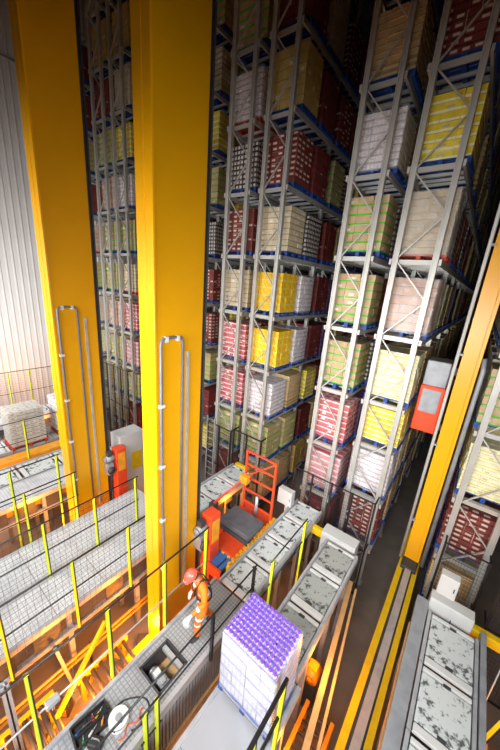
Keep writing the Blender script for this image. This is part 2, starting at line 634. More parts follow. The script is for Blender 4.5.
CM = carton_mat
KINDS = {
    # key: material, description, nx, ny, nz, h, gap, zgap, wrapped
    'green': (CM('green_striped_carton', (0.56, 0.42, 0.25), (0.46, 0.33, 0.18), (0.10, 0.50, 0.03), ((0.0, 0.2),), (0.75, 0.72, 0.6), lab_p=0.25), 'tan cartons with green stripes', 3, 2, 6, 1.36, 0.012, 0.014, 0),
    'beige': (CM('beige_carton', (0.72, 0.64, 0.46), (0.60, 0.51, 0.34), (0.34, 0.24, 0.13), ((0.0, 0.14),), (0.85, 0.82, 0.72), lab_p=0.3), 'pale beige cartons', 4, 3, 8, 1.32, 0.012, 0.012, 0),
    'yellow': (CM('yellow_pink_carton', (0.90, 0.63, 0.02), (0.86, 0.55, 0.02), (0.85, 0.75, 0.3), ((0.0, 0.08),), None, mark=(0.85, 0.25, 0.10)), 'bright yellow cartons with pink print', 4, 3, 5, 1.28, 0.008, 0.01, 0),
    'whitewrap': (CM('white_wrapped_pack', (0.78, 0.74, 0.76), (0.66, 0.58, 0.62), (0.50, 0.38, 0.42), ((0.0, 0.16),), None, cells=4, cell_c=(0.86, 0.83, 0.84), coat=0.5), 'white shrink-wrapped packs', 3, 3, 8, 1.26, 0.012, 0.016, 1),
    'redbrown': (CM('red_brown_can_tray', (0.27, 0.06, 0.045), (0.20, 0.04, 0.035), (0.12, 0.03, 0.02), ((0.0, 0.12),), (0.72, 0.62, 0.55), lab=(0.2, 0.8, 0.35, 0.75), lab_p=0.7), 'red-brown trays with white labels', 5, 4, 9, 1.34, 0.014, 0.016, 0),
    'darkred': (CM('dark_red_carton', (0.24, 0.045, 0.04), (0.17, 0.03, 0.03), (0.10, 0.02, 0.02), ((0.9, 1.0),), (0.5, 0.4, 0.36), lab_p=0.12), 'dark red cartons', 4, 3, 7, 1.34, 0.012, 0.012, 0),
    'tray': (CM('tan_open_tray', (0.66, 0.50, 0.27), (0.55, 0.40, 0.20), (0.36, 0.25, 0.12), ((0.0, 0.25),), None), 'tan trays stacked with dark gaps', 3, 2, 10, 1.36, 0.03, 0.055, 0),
    'cans': (CM('black_white_can_pack', (0.05, 0.04, 0.04), (0.07, 0.05, 0.05), (0.03, 0.03, 0.03), ((0.0, 0.12),), None, cells=4, cell_c=(0.62, 0.58, 0.54), coat=0.3), 'dark packs of white-topped cans', 2, 2, 9, 1.30, 0.01, 0.016, 0),
    'brick': (CM('plain_tan_yellow_carton', (0.62, 0.46, 0.15), (0.55, 0.40, 0.12), (0.45, 0.31, 0.10), ((0.93, 1.0),), (0.75, 0.7, 0.55), lab=(0.55, 0.85, 0.2, 0.6), lab_p=0.2), 'plain tan-yellow cartons', 3, 3, 6, 1.44, 0.006, 0.008, 0),
    'lemon': (CM('lemon_white_layer_pack', (0.80, 0.66, 0.05), (0.74, 0.58, 0.03), (0.86, 0.83, 0.55), ((0.0, 0.3),), (0.5, 0.45, 0.35), lab=(0.2, 0.6, 0.45, 0.7), lab_p=0.35), 'lemon yellow layers with pale bands', 3, 3, 7, 1.30, 0.01, 0.014, 0),
    'kraft': (CM('brown_kraft_bale', (0.56, 0.46, 0.29), (0.50, 0.40, 0.24), (0.48, 0.38, 0.23), ((0.0, 0.05),), None, coat=0.4), 'tan kraft packs under film', 2, 2, 9, 1.40, 0.004, 0.005, 1),
    'salmon': (CM('salmon_brown_carton', (0.58, 0.33, 0.19), (0.50, 0.27, 0.15), (0.34, 0.15, 0.08), ((0.0, 0.12),), None, coat=0.3), 'salmon brown cartons under film', 3, 2, 6, 1.34, 0.006, 0.008, 1),
    'cream': (CM('cream_green_text_carton', (0.78, 0.74, 0.52), (0.70, 0.66, 0.44), (0.55, 0.60, 0.12), ((0.30, 0.45),), (0.62, 0.45, 0.25), lab=(0.1, 0.35, 0.55, 0.8), lab_p=0.4), 'cream cartons with olive print', 3, 3, 7, 1.34, 0.008, 0.014, 0),
    'pink': (CM('pink_white_carton', (0.62, 0.16, 0.17), (0.52, 0.11, 0.13), (0.80, 0.68, 0.66), ((0.62, 0.86),), (0.85, 0.8, 0.78), lab=(0.1, 0.5, 0.15, 0.5), lab_p=0.5, coat=0.4), 'pink and white cartons', 4, 3, 7, 1.34, 0.01, 0.012, 0),
    'pinkwrap': (CM('red_pack_under_film', (0.60, 0.15, 0.16), (0.52, 0.10, 0.12), (0.80, 0.62, 0.62), ((0.6, 0.85),), None, coat=0.5), 'red packs under white film', 4, 3, 6, 1.30, 0.008, 0.01, 1),
    'plum': (CM('dark_purple_carton', (0.10, 0.05, 0.12), (0.07, 0.035, 0.09), (0.2, 0.1, 0.3), ((0.9, 1.0),), None), 'dark purple cartons', 3, 3, 6, 1.30, 0.01, 0.012, 0),
}
SIDE = ('tray', 'darkred', 'redbrown', 'tray', 'green', 'brick', 'cans', 'darkred', 'kraft', 'tray', 'plum', 'cream', 'salmon')
CHEAP = {}
PROTO = {}
pm_blue = pallet_mb(MB()).mesh('pallet', MT['bluepallet'])
pm_red = pallet_mb(MB()).mesh('pallet', MT['redpallet'])


def wrap_mb(h):
    mb = MB()
    n = 28
    z0, z1 = 0.10, 0.15 + h + 0.01
    prof = []
    hw, hd, c = 0.612, 0.512, 0.06
    for cx, cy, a0 in ((hw - c, hd - c, 0), (-hw + c, hd - c, 90), (-hw + c, -hd + c, 180), (hw - c, -hd + c, 270)):
        for a in (0, 30, 60, 90):
            t = math.radians(a0 + a)
            prof.append((cx + c * math.cos(t), cy + c * math.sin(t)))
    zs = [z0 + (z1 - z0) * i / 6 for i in range(7)]
    for z in zs:
        for i, (x, y) in enumerate(prof):
            s = 1 + random.uniform(-0.006, 0.006)
            mb.v.append((x * s, y * s, z))
    m = len(prof)
    for i in range(6):
        for j in range(m):
            a, b = i * m + j, i * m + (j + 1) % m
            mb.face([a, b, b + m, a + m])
    return mb


for k, (m, desc, nx, ny, nz, h, gp, zg, wr) in KINDS.items():
    cm = stack_mb(MB(), nx, ny, nz, h, 0, gap=gp, zgap=zg).mesh('carton_stack', m)
    wm = wrap_mb(h).mesh('stretch_wrap', MT['wrap'], True) if wr else None
    far = stack_mb(pallet_mb(MB(), 1), nx, ny, nz, h, 0, gap=gp, zgap=zg).mesh('pallet_load', [m, MT['bluepallet']])
    PROTO[k] = (cm, wm, far, desc)
ORD = ['lowest', 'second', 'third', 'fourth', 'fifth', 'sixth', 'seventh', 'eighth', 'ninth', 'tenth', 'eleventh', 'twelfth']


def link(name, me, parent=None):
    o = bpy.data.objects.new(name, me)
    COL.objects.link(o)
    if parent:
        o.parent = parent
    return o


def load(kind, x, y, z, label, group, parts=True, redp=False, rz=0.0):
    cm, wm, far, desc = PROTO[kind]
    sx = 1.0
    if parts:
        o = thing('pallet_load', label, 'pallet load', (x, y, z), rz, group)
        link('pallet', pm_red if redp else pm_blue, o)
        link('carton_stack', cm, o)
        if wm:
            link('stretch_wrap', wm, o)
    else:
        o = tag(link('pallet_load', far), label, 'pallet load', group)
        o.location = (x, y, z)
        o.rotation_euler = (0, 0, rz)
    return o


def slot_y(j):
    return Y0 + (j // 2) * BAY + (0.70, 1.90)[j % 2]


FRONT = {   # kinds by level at the rack end that faces the camera
    'A': ['darkred', 'pinkwrap', 'pink', 'green', 'green', 'green', 'whitewrap', 'tray', 'darkred'],
    'B': ['redbrown', 'whitewrap', 'lemon', 'cream', 'salmon', 'kraft', 'lemon', 'redbrown', 'darkred'],
    'C': ['darkred', 'green', 'pink', 'pink', 'beige', 'redbrown', 'cans', 'whitewrap', 'green'],
    'D': ['tray', 'green', 'whitewrap', 'yellow', 'yellow', 'beige', 'redbrown', 'brick', 'darkred'],
    'E1': ['green', 'green', 'green', 'salmon', 'green', 'green', 'salmon', 'green', 'darkred'],
    'E2': ['darkred', 'green', 'pinkwrap', 'pink', 'beige', 'green', 'whitewrap', 'lemon', 'kraft'],
    'F': ['green', 'green', 'cream', 'kraft', 'green', 'salmon', 'darkred', 'green', 'darkred'],
    'G': ['tray', 'redbrown', 'cream', 'green', 'tray', 'darkred', 'brick', 'green', 'darkred'],
    'H': ['darkred'] * 9,
}
DSIDE = {0: ['tray', 'brick', 'tray'], 1: ['green', 'darkred', 'tray'], 2: ['tray', 'lemon', 'darkred'], 3: ['whitewrap', 'darkred', 'plum'], 4: ['whitewrap', 'darkred', 'plum'],
         5: ['cans', 'darkred', 'green'], 6: ['darkred', 'green', 'cans'], 7: ['darkred', 'redbrown', 'darkred'], 8: ['kraft', 'redbrown', 'darkred']}
WHERE = {
    'A': 'rack tower left of the moving crane aisle pair', 'B': 'rack on the left side of the moving crane aisle',
    'C': 'rack tower beside the middle yellow mast', 'D': 'rack tower right of the one beside the middle mast',
    'E1': 'left rack between the two yellow masts', 'E2': 'right rack between the two yellow masts',
    'F': 'rack next to the ribbed wall', 'G': 'rack at the right edge of the picture', 'H': 'rack behind the middle yellow mast',
}
PLAN = {'A': 2, 'B': 11, 'C': 2, 'D': 5, 'E1': 2, 'E2': 2, 'F': 2, 'G': 4, 'H': 4}
rk = random.Random(3)
for key, n in PLAN.items():
    (x0, x1), lv = RACKS[key]
    xc = (x0 + x1) / 2
    for li, z in enumerate(lv):
        for j in range(n):
            if key == 'H' and j == 0:
                continue
            if key == 'F' and (li > 9 or (li > 7 and j)):
                continue
            if j == 0:
                kind = FRONT[key][li] if li < 9 else ('kraft', 'darkred', 'brick')[(li + len(key)) % 3]
            elif key == 'D' and j - 1 < len(DSIDE[li]):
                kind = DSIDE[li][j - 1]
            elif key == 'B':
                kind = rk.choice(('tray', 'brick', 'tray', 'beige')) if li < 4 else rk.choice(SIDE)
            elif key == 'H':
                kind = rk.choice(('redbrown', 'green', 'darkred', 'cans', 'beige', 'lemon'))
            else:
                kind = rk.choice(SIDE)
            redp = (key, li, j) in (('B', 5, 0), ('E2', 4, 0), ('F', 5, 0), ('C', 7, 0))
            desc = KINDS[kind][1]
            pal = 'red' if redp else 'blue'
            pos = 'at the front end' if j == 0 else '%s pallet back' % ORD[j]
            lab = '%s, %s shelf up, %s, %s' % (desc, ORD[li], pos, WHERE[key])
            if len(lab.split()) > 16:
                lab = '%s, %s shelf, %s, %s' % (' '.join(desc.split()[:3]), ORD[li], pos if j == 0 else ORD[j] + ' back', WHERE[key])
            if len(lab.split()) > 16:
                lab = '%s, %s shelf, %s, %s' % (' '.join(desc.split()[:2]), ORD[li], 'front end' if j == 0 else ORD[j] + ' back', WHERE[key])
            room = (lv[li + 1] - z if li + 1 < len(lv) else 2)
            o = load(kind, xc + rk.uniform(-0.03, 0.03), slot_y(j) + rk.uniform(-0.03, 0.03), z, lab, 'pallet loads on the %s' % WHERE[key], j < 3, redp, rk.choice((0, math.pi)) + rk.uniform(-0.012, 0.012))
            top = 0.16 + KINDS[kind][5]
            if room - 0.18 < top:
                o.scale.z = (room - 0.18) / top
# deeper loads down the aisles: one mass object
mass = MB()
mats_mass, keys_mass = [], []
for k in ('tray', 'darkred', 'redbrown', 'green', 'brick', 'kraft'):
    keys_mass.append(k)
    mats_mass.append(KINDS[k][0])
mats_mass.append(MT['bluepallet'])
for key, j0, j1 in (('B', 11, 21), ('D', 5, 13), ('G', 4, 15), ('H', 4, 11), ('A', 2, 6), ('C', 2, 5)):
    (x0, x1), lv = RACKS[key]
    xc = (x0 + x1) / 2
    for li, z in enumerate(lv):
        for j in range(j0, j1):
            mi = rk.randrange(len(keys_mass))
            yy = slot_y(j)
            hmax = (lv[li + 1] - z if li + 1 < len(lv) else 2) - 0.35
            mass.box((xc - 0.6, yy - 0.5, z), (xc + 0.6, yy + 0.5, z + 0.144), len(keys_mass), r=0.5)
            h = min(1.36, hmax)
            for q in range(5):
                for w_ in range(2):
                    mass.box((xc - 0.58, yy - 0.48 + w_ * 0.485, z + 0.145 + q * h / 5), (xc + 0.58, yy - 0.005 + w_ * 0.485, z + 0.145 + (q + 1) * h / 5 - 0.02), mi)
tag(mass.obj('pallet_loads', mats_mass), 'mass of distant loaded pallets filling the far ends of the dark aisles', 'pallet loads', None, 'stuff')

# ------------------------------------------------------------------ decks and walkway
def deck(label, x0, x1, y0, y1, z=0.0, near=True, depth=0.55, m='deck', seam=1.0, posts=True):
    """raised deck: top plates, edge channel, webbed side frame, lower beam and legs"""
    root = thing('raised_deck', label, 'deck', ((x0 + x1) / 2, (y0 + y1) / 2, PIT))
    o = Vector(root.location)

    def put(mb, name, mm):
        mb.v = [tuple(Vector(v) - o) for v in mb.v]
        return mb.obj(name, mm, root)
    y = y0
    while y < y1 - 0.05:
        e = min(y + seam, y1)
        put(MB().box((x0 + 0.03, y + 0.006, z - 0.03), (x1 - 0.03, e - 0.006, z)), 'deck_plate', MT[m])
        y = e
    for x in (x0, x1):
        put(MB().box((x - 0.03, y0, z - 0.13), (x + 0.03, y1, z + 0.015)), 'edge_channel', MT['galv'])
        put(MB().box((x - 0.05, y0, z - depth - 0.1), (x + 0.05, y1, z - depth)), 'lower_beam', MT['grey'])
    if near:
        y = y0 + 0.1
        while y < y1 - 0.2:
            put(MB().box((x1 - 0.03, y, z - depth), (x1 + 0.01, y + 0.42, z - 0.13)), 'side_web', MT['dark'])
            y += 0.72
        put(MB().box((x1 - 0.5, y0 + 0.1, z - depth), (x1 - 0.3, y1 - 0.1, z - 0.25)), 'cable_tray', MT['orange'])
    if posts:
        for x in (x0 + 0.08, x1 - 0.08):
            y = y0 + 0.6
            while y < y1:
                put(MB().box((x - 0.05, y - 0.05, PIT), (x + 0.05, y + 0.05, z - 0.13)), 'support_leg', MT['grey'])
                y += 1.6
    return root


deck('light mesh deck nearest the orange pit, running behind the chequer walkway', -6.4, -5.4, -0.6, 4.9)
deck('light mesh deck just left of the one beside the orange pit', -7.75, -6.5, -0.6, 4.7, near=False)
deck('light mesh deck left of the left yellow mast foot', -10.7, -9.6, 0.4, 5.2)

wk = thing('walkway', 'grey chequer-plate walkway where the orange-suited worker stands', 'walkway', (-3.1, 2.2, PIT))
o_ = Vector(wk.location)


def wput(mb, name, mm, bev=0):
    mb.v = [tuple(Vector(v) - o_) for v in mb.v]
    return mb.obj(name, MT[mm], wk, bevel=bev)


for a, b in ((-0.6, 0.5), (0.51, 1.2), (1.21, 1.97), (2.57, 3.3), (3.31, 4.1)):
    wput(MB().box((-3.52, a, -0.03), (-2.68, b, 0)), 'chequer_plate', 'checker')
wput(MB().box((-3.52, 1.975, -0.03), (-3.40, 2.565, 0)), 'chequer_plate', 'checker')
wput(MB().box((-2.80, 1.975, -0.03), (-2.68, 2.565, 0)), 'chequer_plate', 'checker')
wput(MB().box((-3.58, -0.6, -0.2), (-3.52, 4.1, 0.06)), 'kerb', 'galv')
wput(MB().box((-2.68, -0.6, -0.16), (-2.60, 4.1, 0.03)), 'kerb', 'galv')
rp = MB()
y = 0.4
while y < 4.0:
    rp.box((-2.655, y, -1.15), (-2.635, y + 0.05, -0.2))
    y += 0.075
rp.box((-2.70, 0.3, -1.2), (-2.66, 4.08, -0.16))
wput(rp, 'ribbed_side_panel', 'grey')
wput(MB().box((-2.70, 0.3, -1.32), (-2.60, 4.08, -1.2)), 'bottom_rail', 'tan')
for y in (0.2, 1.9, 3.0, 4.0):
    for x in (-3.48, -2.74):
        wput(MB().box((x - 0.05, y - 0.05, PIT), (x + 0.05, y + 0.05, -0.1)), 'support_leg', 'grey')
# open hatch frame with the drive below
hf = MB()
hf.box((-3.40, 1.97, -0.45), (-3.37, 2.57, 0.02)).box((-2.83, 1.97, -0.45), (-2.80, 2.57, 0.02))
hf.box((-3.40, 1.955, -0.45), (-2.80, 1.985, 0.02)).box((-3.40, 2.555, -0.45), (-2.80, 2.585, 0.02))
wput(hf, 'hatch_frame', 'dark')
wput(MB().box((-3.38, 2.44, -0.12), (-2.82, 2.52, -0.04)), 'hatch_roller', 'galv')
wput(MB().box((-3.36, 1.99, -0.47), (-2.84, 2.55, -0.45)), 'hatch_floor', 'tan')
mo = thing('drive_motor', 'grey gear motor inside the open hatch of the walkway', 'motor', (-3.1, 2.16, -0.45))
MB().cyl((-0.17, 0, 0.22), (0.06, 0, 0.22), 0.10, 18).cyl((-0.2, 0, 0.22), (-0.17, 0, 0.22), 0.085, 18).obj('motor_body', MT['galv'], mo, True)
MB().box((0.05, -0.09, 0.1), (0.2, 0.09, 0.34)).box((0.07, -0.05, 0.34), (0.18, 0.05, 0.38)).obj('gearbox', MT['grey'], mo, bevel=0.012)
MB().box((-0.1, -0.06, 0.31), (0.0, 0.06, 0.38)).obj('terminal_box', MT['white'], mo, bevel=0.008)
MB().box((-0.2, -0.1, 0.0), (0.2, 0.1, 0.03)).box((-0.15, -0.08, 0.03), (-0.11, 0.08, 0.15)).box((0.08, -0.08, 0.03), (0.17, 0.08, 0.12)).obj('mounting_foot', MT['dark'], mo)


def flat_table(label, x0, x1, y0, y1, z=0.0, seams=2):
    root = thing('transfer_table', label, 'conveyor table', ((x0 + x1) / 2, (y0 + y1) / 2, PIT))
    o = Vector(root.location)

    def put(mb, name, mm):
        mb.v = [tuple(Vector(v) - o) for v in mb.v]
        return mb.obj(name, MT[mm], root)
    n = seams + 1
    for i in range(n):
        a, b = y0 + (y1 - y0) * i / n, y0 + (y1 - y0) * (i + 1) / n
        put(MB().box((x0 + 0.03, a + 0.005, z - 0.03), (x1 - 0.03, b - 0.005, z)), 'top_plate', 'smooth')
    for x in (x0, x1):
        put(MB().box((x - 0.035, y0, z - 0.2), (x + 0.035, y1, z + 0.02)), 'side_rail', 'galv')
    for x in (x0 + 0.1, x1 - 0.1):
        for y in (y0 + 0.3, y1 - 0.3):
            put(MB().box((x - 0.05, y - 0.05, PIT), (x + 0.05, y + 0.05, z - 0.1)), 'support_leg', 'grey')
    return root


flat_table('smooth pale transfer table under the purple-topped load', -2.12, -1.02, 0.0, 3.62, -0.02, 3)


def conveyor(label, x0, x1, y0, y1, z=0.0, plate='grime', legs=True):
    """one chain conveyor unit: grimy plates between raised bars, side rails, chain strips"""
    root = thing('chain_conveyor', label, 'conveyor', ((x0 + x1) / 2, (y0 + y1) / 2, PIT))
    o = Vector(root.location)

    def put(mb, name, mm, bev=0):
        mb.v = [tuple(Vector(v) - o) for v in mb.v]
        return mb.obj(name, MT[mm], root, bevel=bev)
    put(MB().box((x0 + 0.05, y0 + 0.20, z - 0.04), (x1 - 0.05, y1 - 0.14, z)), 'cover_plate', plate, 0.01)
    put(MB().box((x0 + 0.05, y0 + 0.03, z - 0.06), (x1 - 0.05, y0 + 0.17, z + 0.015)), 'end_bar', 'white', 0.015)
    put(MB().box((x0 + 0.05, y1 - 0.11, z - 0.06), (x1 - 0.05, y1 - 0.03, z + 0.015)), 'end_bar', 'white', 0.015)
    xm = (x0 + x1) / 2
    put(MB().box((xm - 0.05, y0 + 0.165, z), (xm + 0.07, y0 + 0.23, z + 0.02)), 'centre_lug', 'dark')
    put(MB().box((xm - 0.05, y1 - 0.16, z), (xm + 0.07, y1 - 0.105, z + 0.02)), 'centre_lug', 'dark')
    for x in (x0, x1):
        put(MB().box((x - 0.035, y0, z - 0.22), (x + 0.02, y1, z + 0.03)).box((x + 0.02, y0, z - 0.22), (x + 0.035, y1, z - 0.02)), 'side_rail', 'galv')
    put(MB().box((x0 + 0.03, y0 + 0.1, z - 0.5), (x1 - 0.03, y1 - 0.1, z - 0.1)), 'frame', 'dark')
    if legs:
        for x in (x0 + 0.05, x1 - 0.05):
            put(MB().box((x - 0.05, (y0 + y1) / 2 - 0.05, PIT), (x + 0.05, (y0 + y1) / 2 + 0.05, z - 0.2)), 'support_leg', 'grey')
    return root


for i, (a, b) in enumerate(((6.75, 5.52), (5.5, 4.3), (4.28, 3.1))):
    conveyor('grimy white conveyor unit %s in the lane at the lower right' % ('farthest back', 'in the middle', 'nearest the camera')[i], 0.64, 1.52, b, a)
for i, (a, b) in enumerate(((3.75, 4.85), (4.87, 5.95), (5.97, 7.05))):
    conveyor('grimy white conveyor unit in the lane behind the purple load, %s' % ('first', 'second', 'last')[i], -2.0, -1.14, a, b, 0.0, 'grimedark')
for i, (a, b) in enumerate(((4.14, 5.08), (5.1, 6.04), (6.06, 7.0), (7.02, 7.95))):
    conveyor('pale conveyor unit continuing the walkway lane, %s beyond the worker' % ('first', 'second', 'third', 'fourth')[i], -3.45, -2.6, a, b)
for i, (a, b) in enumerate(((5.0, 6.0), (6.02, 7.0), (7.02, 8.0))):
    conveyor('white conveyor unit right of the middle mast foot, %s' % ('nearest', 'second one back', 'against the rack')[i], -6.35, -5.4, a, b)
for i, (a, b) in enumerate(((1.3, 2.5), (2.52, 3.7), (3.72, 4.9))):
    conveyor('conveyor unit left of the left mast foot, behind the mesh deck, %s from left' % ('first', 'second', 'third')[i], -12.0, -10.95, a, b, -0.1)
for i, (a, b) in enumerate(((1.9, 2.75), (2.77, 3.85), (3.87, 5.0), (5.02, 6.1))):
    conveyor('conveyor unit beyond the orange beam, %s' % ('at the left edge', 'under the boxed load', 'right of the boxed load', 'behind the left mast')[i], -14.1, -13.0, a, b, -0.05)
for i, (a, b) in enumerate(((2.6, 3.9), (3.92, 5.2), (5.22, 6.5))):
    conveyor('farthest-left conveyor unit in front of the ribbed wall, %s from left' % ('first', 'second', 'third')[i], -16.9, -15.7, a, b, -0.05)
for i, (a, b) in enumerate(((5.3, 6.4), (6.42, 7.5))):
    conveyor('conveyor unit between the two yellow mast feet, %s' % ('front', 'back')[i], -10.7, -9.75, a, b, 0)

# long side beams along the crane aisles
for lab, x, w, z0, z1, y0, y1, m in (
        ('grey steel channel along the left of the lower-right conveyor lane', 0.46, 0.24, -0.25, 0.02, 2.4, 7.0, 'grey'),
        ('grey steel channel on the right edge of the lower-right conveyor lane', 1.62, 0.1, -0.25, 0.04, 2.4, 7.0, 'grey'),
        ('tan beam at the lower right beside the conveyor channel', 0.36, 0.07, -0.65, -0.45, 2.4, 6.6, 'tan'),
        ('orange beam in front of the boxed white load at far left', -12.45, 0.5, -0.28, -0.02, 1.2, 5.0, 'orange')):
    b = thing('side_beam', lab, 'beam', (x, (y0 + y1) / 2, PIT))
    h = -PIT
    MB().box((-w / 2, (y0 - y1) / 2, z0 + h), (w / 2, (y1 - y0) / 2, z1 + h)).obj('beam', MT[m], b, bevel=0.008)
    for yy in (-0.35, 0.0, 0.35):
        MB().box((-0.035, (y1 - y0) * yy - 0.035, 0), (0.035, (y1 - y0) * yy + 0.035, z0 + h)).obj('support_leg', MT['grey'], b)

for lab, p, q, w, h in (('wide tan beam running askew along the crane aisle below the purple load', (-1.16, 7.1), (-0.60, 3.0), 0.12, 0.18), ('narrow tan beam beside the wide askew one in the crane aisle', (-0.98, 7.0), (-0.40, 3.0), 0.06, 0.1)):
    b = thing('askew_beam', lab, 'beam', ((p[0] + q[0]) / 2, (p[1] + q[1]) / 2, PIT))
    d = Vector(((p[0] - q[0]) / 2, (p[1] - q[1]) / 2, 0))
    MB().bar(d + Vector((0, 0, 1.4)), -d + Vector((0, 0, 1.4)), w, h).obj('beam', MT['tan'], b, bevel=0.008)
    for t in (-0.8, 0.8):
        MB().box((d.x * t - 0.03, d.y * t - 0.03, 0), (d.x * t + 0.03, d.y * t + 0.03, 1.32)).obj('support_leg', MT['dark'], b)
gp = thing('steel_post', 'grey steel post rising from the orange pit at the lower left corner', 'post', (-4.2, 0.33, PIT))
MB().box((-0.05, -0.01, 0), (0.05, 0.01, 3.4)).box((-0.05, -0.05, 0), (-0.035, 0.05, 3.4)).box((0.035, -0.05, 0), (0.05, 0.05, 3.4)).obj('post', MT['galv'], gp)
MB().box((-0.12, -0.12, 0), (0.12, 0.12, 0.02)).obj('foot_plate', MT['grey'], gp)

# ------------------------------------------------------------------ machinery in the lit pits
def pit_frame(label, x0, x1, y0, y1, z, m='yellow', n=6):
    root = thing('pit_conveyor', label, 'pit machinery', ((x0 + x1) / 2, (y0 + y1) / 2, PIT))
    hx, hy, h = (x1 - x0) / 2, (y1 - y0) / 2, z - PIT
    for s in (-1, 1):
        MB().box((s * hx - 0.04, -hy, h - 0.16), (s * hx + 0.04, hy, h)).obj('side_rail', MT[m], root)
        for t in (-1, 1):
            MB().box((s * hx - 0.04, t * (hy - 0.1) - 0.04, 0), (s * hx + 0.04, t * (hy - 0.1) + 0.04, h - 0.16)).obj('leg', MT[m], root)
            MB().bar((s * hx, t * (hy - 0.1), 0.1), (s * hx, t * (hy - 0.1) * 0.4, h - 0.2), 0.05).obj('brace', MT[m], root)
    for i in range(n):
        y = -hy + 0.12 + (2 * hy - 0.24) * i / (n - 1)
        MB().cyl((-hx, y, h - 0.06), (hx, y, h - 0.06), 0.045, 10).obj('roller', MT['dark'], root, True)
    return root


pit_frame('yellow roller frame deep in the orange-lit pit, nearest the camera', -5.05, -4.1, 0.15, 1.05, -1.35)
pit_frame('yellow roller frame in the orange-lit pit, next to the middle mast', -5.0, -4.2, 1.45, 2.6, -1.55)
pit_frame('orange-lit roller frame in the narrow pit beside the crane aisle', -1.0, -0.45, 3.0, 4.4, -1.6, 'orange')
pit_frame('orange-lit roller frame in the pit left of the left mast', -9.3, -8.3, 0.8, 2.6, -1.5, 'orange')
pit_frame('orange-lit roller frame below the handrails at the lower right edge', 2.0, 3.2, 3.6, 6.0, -1.4, 'orange')
dm = thing('pit_motor', 'round orange motor glowing in the narrow pit beside the crane aisle', 'motor', (-1.12, 4.76, PIT))
MB().cyl((0, -0.16, 1.05), (0, 0.16, 1.05), 0.16, 20).cyl((0, -0.2, 1.05), (0, -0.16, 1.05), 0.06, 12).obj('motor_body', MT['orange'], dm, True)
MB().box((-0.13, -0.13, 0), (0.13, 0.13, 0.9)).obj('pedestal', MT['dark'], dm)
MB().box((-0.1, -0.1, 1.2), (0.1, 0.08, 1.3)).obj('terminal_box', MT['yellow'], dm)
br = thing('diagonal_brace', 'long yellow-orange diagonal brace crossing the lit pit', 'brace', (-4.6, 0.73, -1.6))
MB().bar((0, -0.35, -0.55), (0, 1.24, 1.60), 0.07, 0.07).obj('brace_bar', MT['yellow'], br)
MB().box((-0.1, -0.45, -0.8), (0.1, -0.22, -0.5)).obj('foot_plate', MT['dark'], br)
br = thing('diagonal_brace', 'grey diagonal brace under the mesh deck in the lit pit', 'brace', (-5.2, 1.4, -2.4))
MB().bar((0, 0.10, 0.0), (0, -0.17, 1.85), 0.10, 0.06).obj('brace_bar', MT['grey'], br)
MB().box((-0.1, 0.0, 0), (0.1, 0.25, 0.03)).obj('foot_plate', MT['grey'], br)
rnd = random.Random(5)
NAMES = ('lying against the yellow frame', 'under the grey brace', 'at the pit edge by the mast', 'near the walkway legs', 'under the mesh deck edge')
for i in range(5):
    x, yv = (-5.15, -4.6, -4.95, -3.9, -5.2)[i], (1.2, 1.3, 3.0, 2.2, 0.2)[i]
    t = thing('junction_box', 'small dark junction box in the orange pit, ' + NAMES[i], 'junction box', (x, yv, PIT), rnd.uniform(0, 1))
    MB().box((-0.14, -0.1, 0), (0.14, 0.1, 0.3)).obj('housing', MT[('dark', 'tan', 'dark', 'orange', 'dark')[i]], t, bevel=0.01)
    MB().box((-0.11, -0.112, 0.04), (0.11, -0.1, 0.26)).obj('cover', MT['tan'], t)
pp = thing('pipe_run', 'pair of thin pipes along the orange pit wall', 'pipe', (-5.3, 1.5, PIT))
for z in (0.9, 1.05):
    MB().tube([(0, -2.0, z), (0, 2.6, z)], 0.03, 8).obj('pipe', MT['orange'], pp, True)
for yv in (-1.6, 0.4, 2.2):
    MB().box((-0.05, yv - 0.02, 0), (0.0, yv + 0.02, 1.1)).obj('pipe_bracket', MT['dark'], pp)

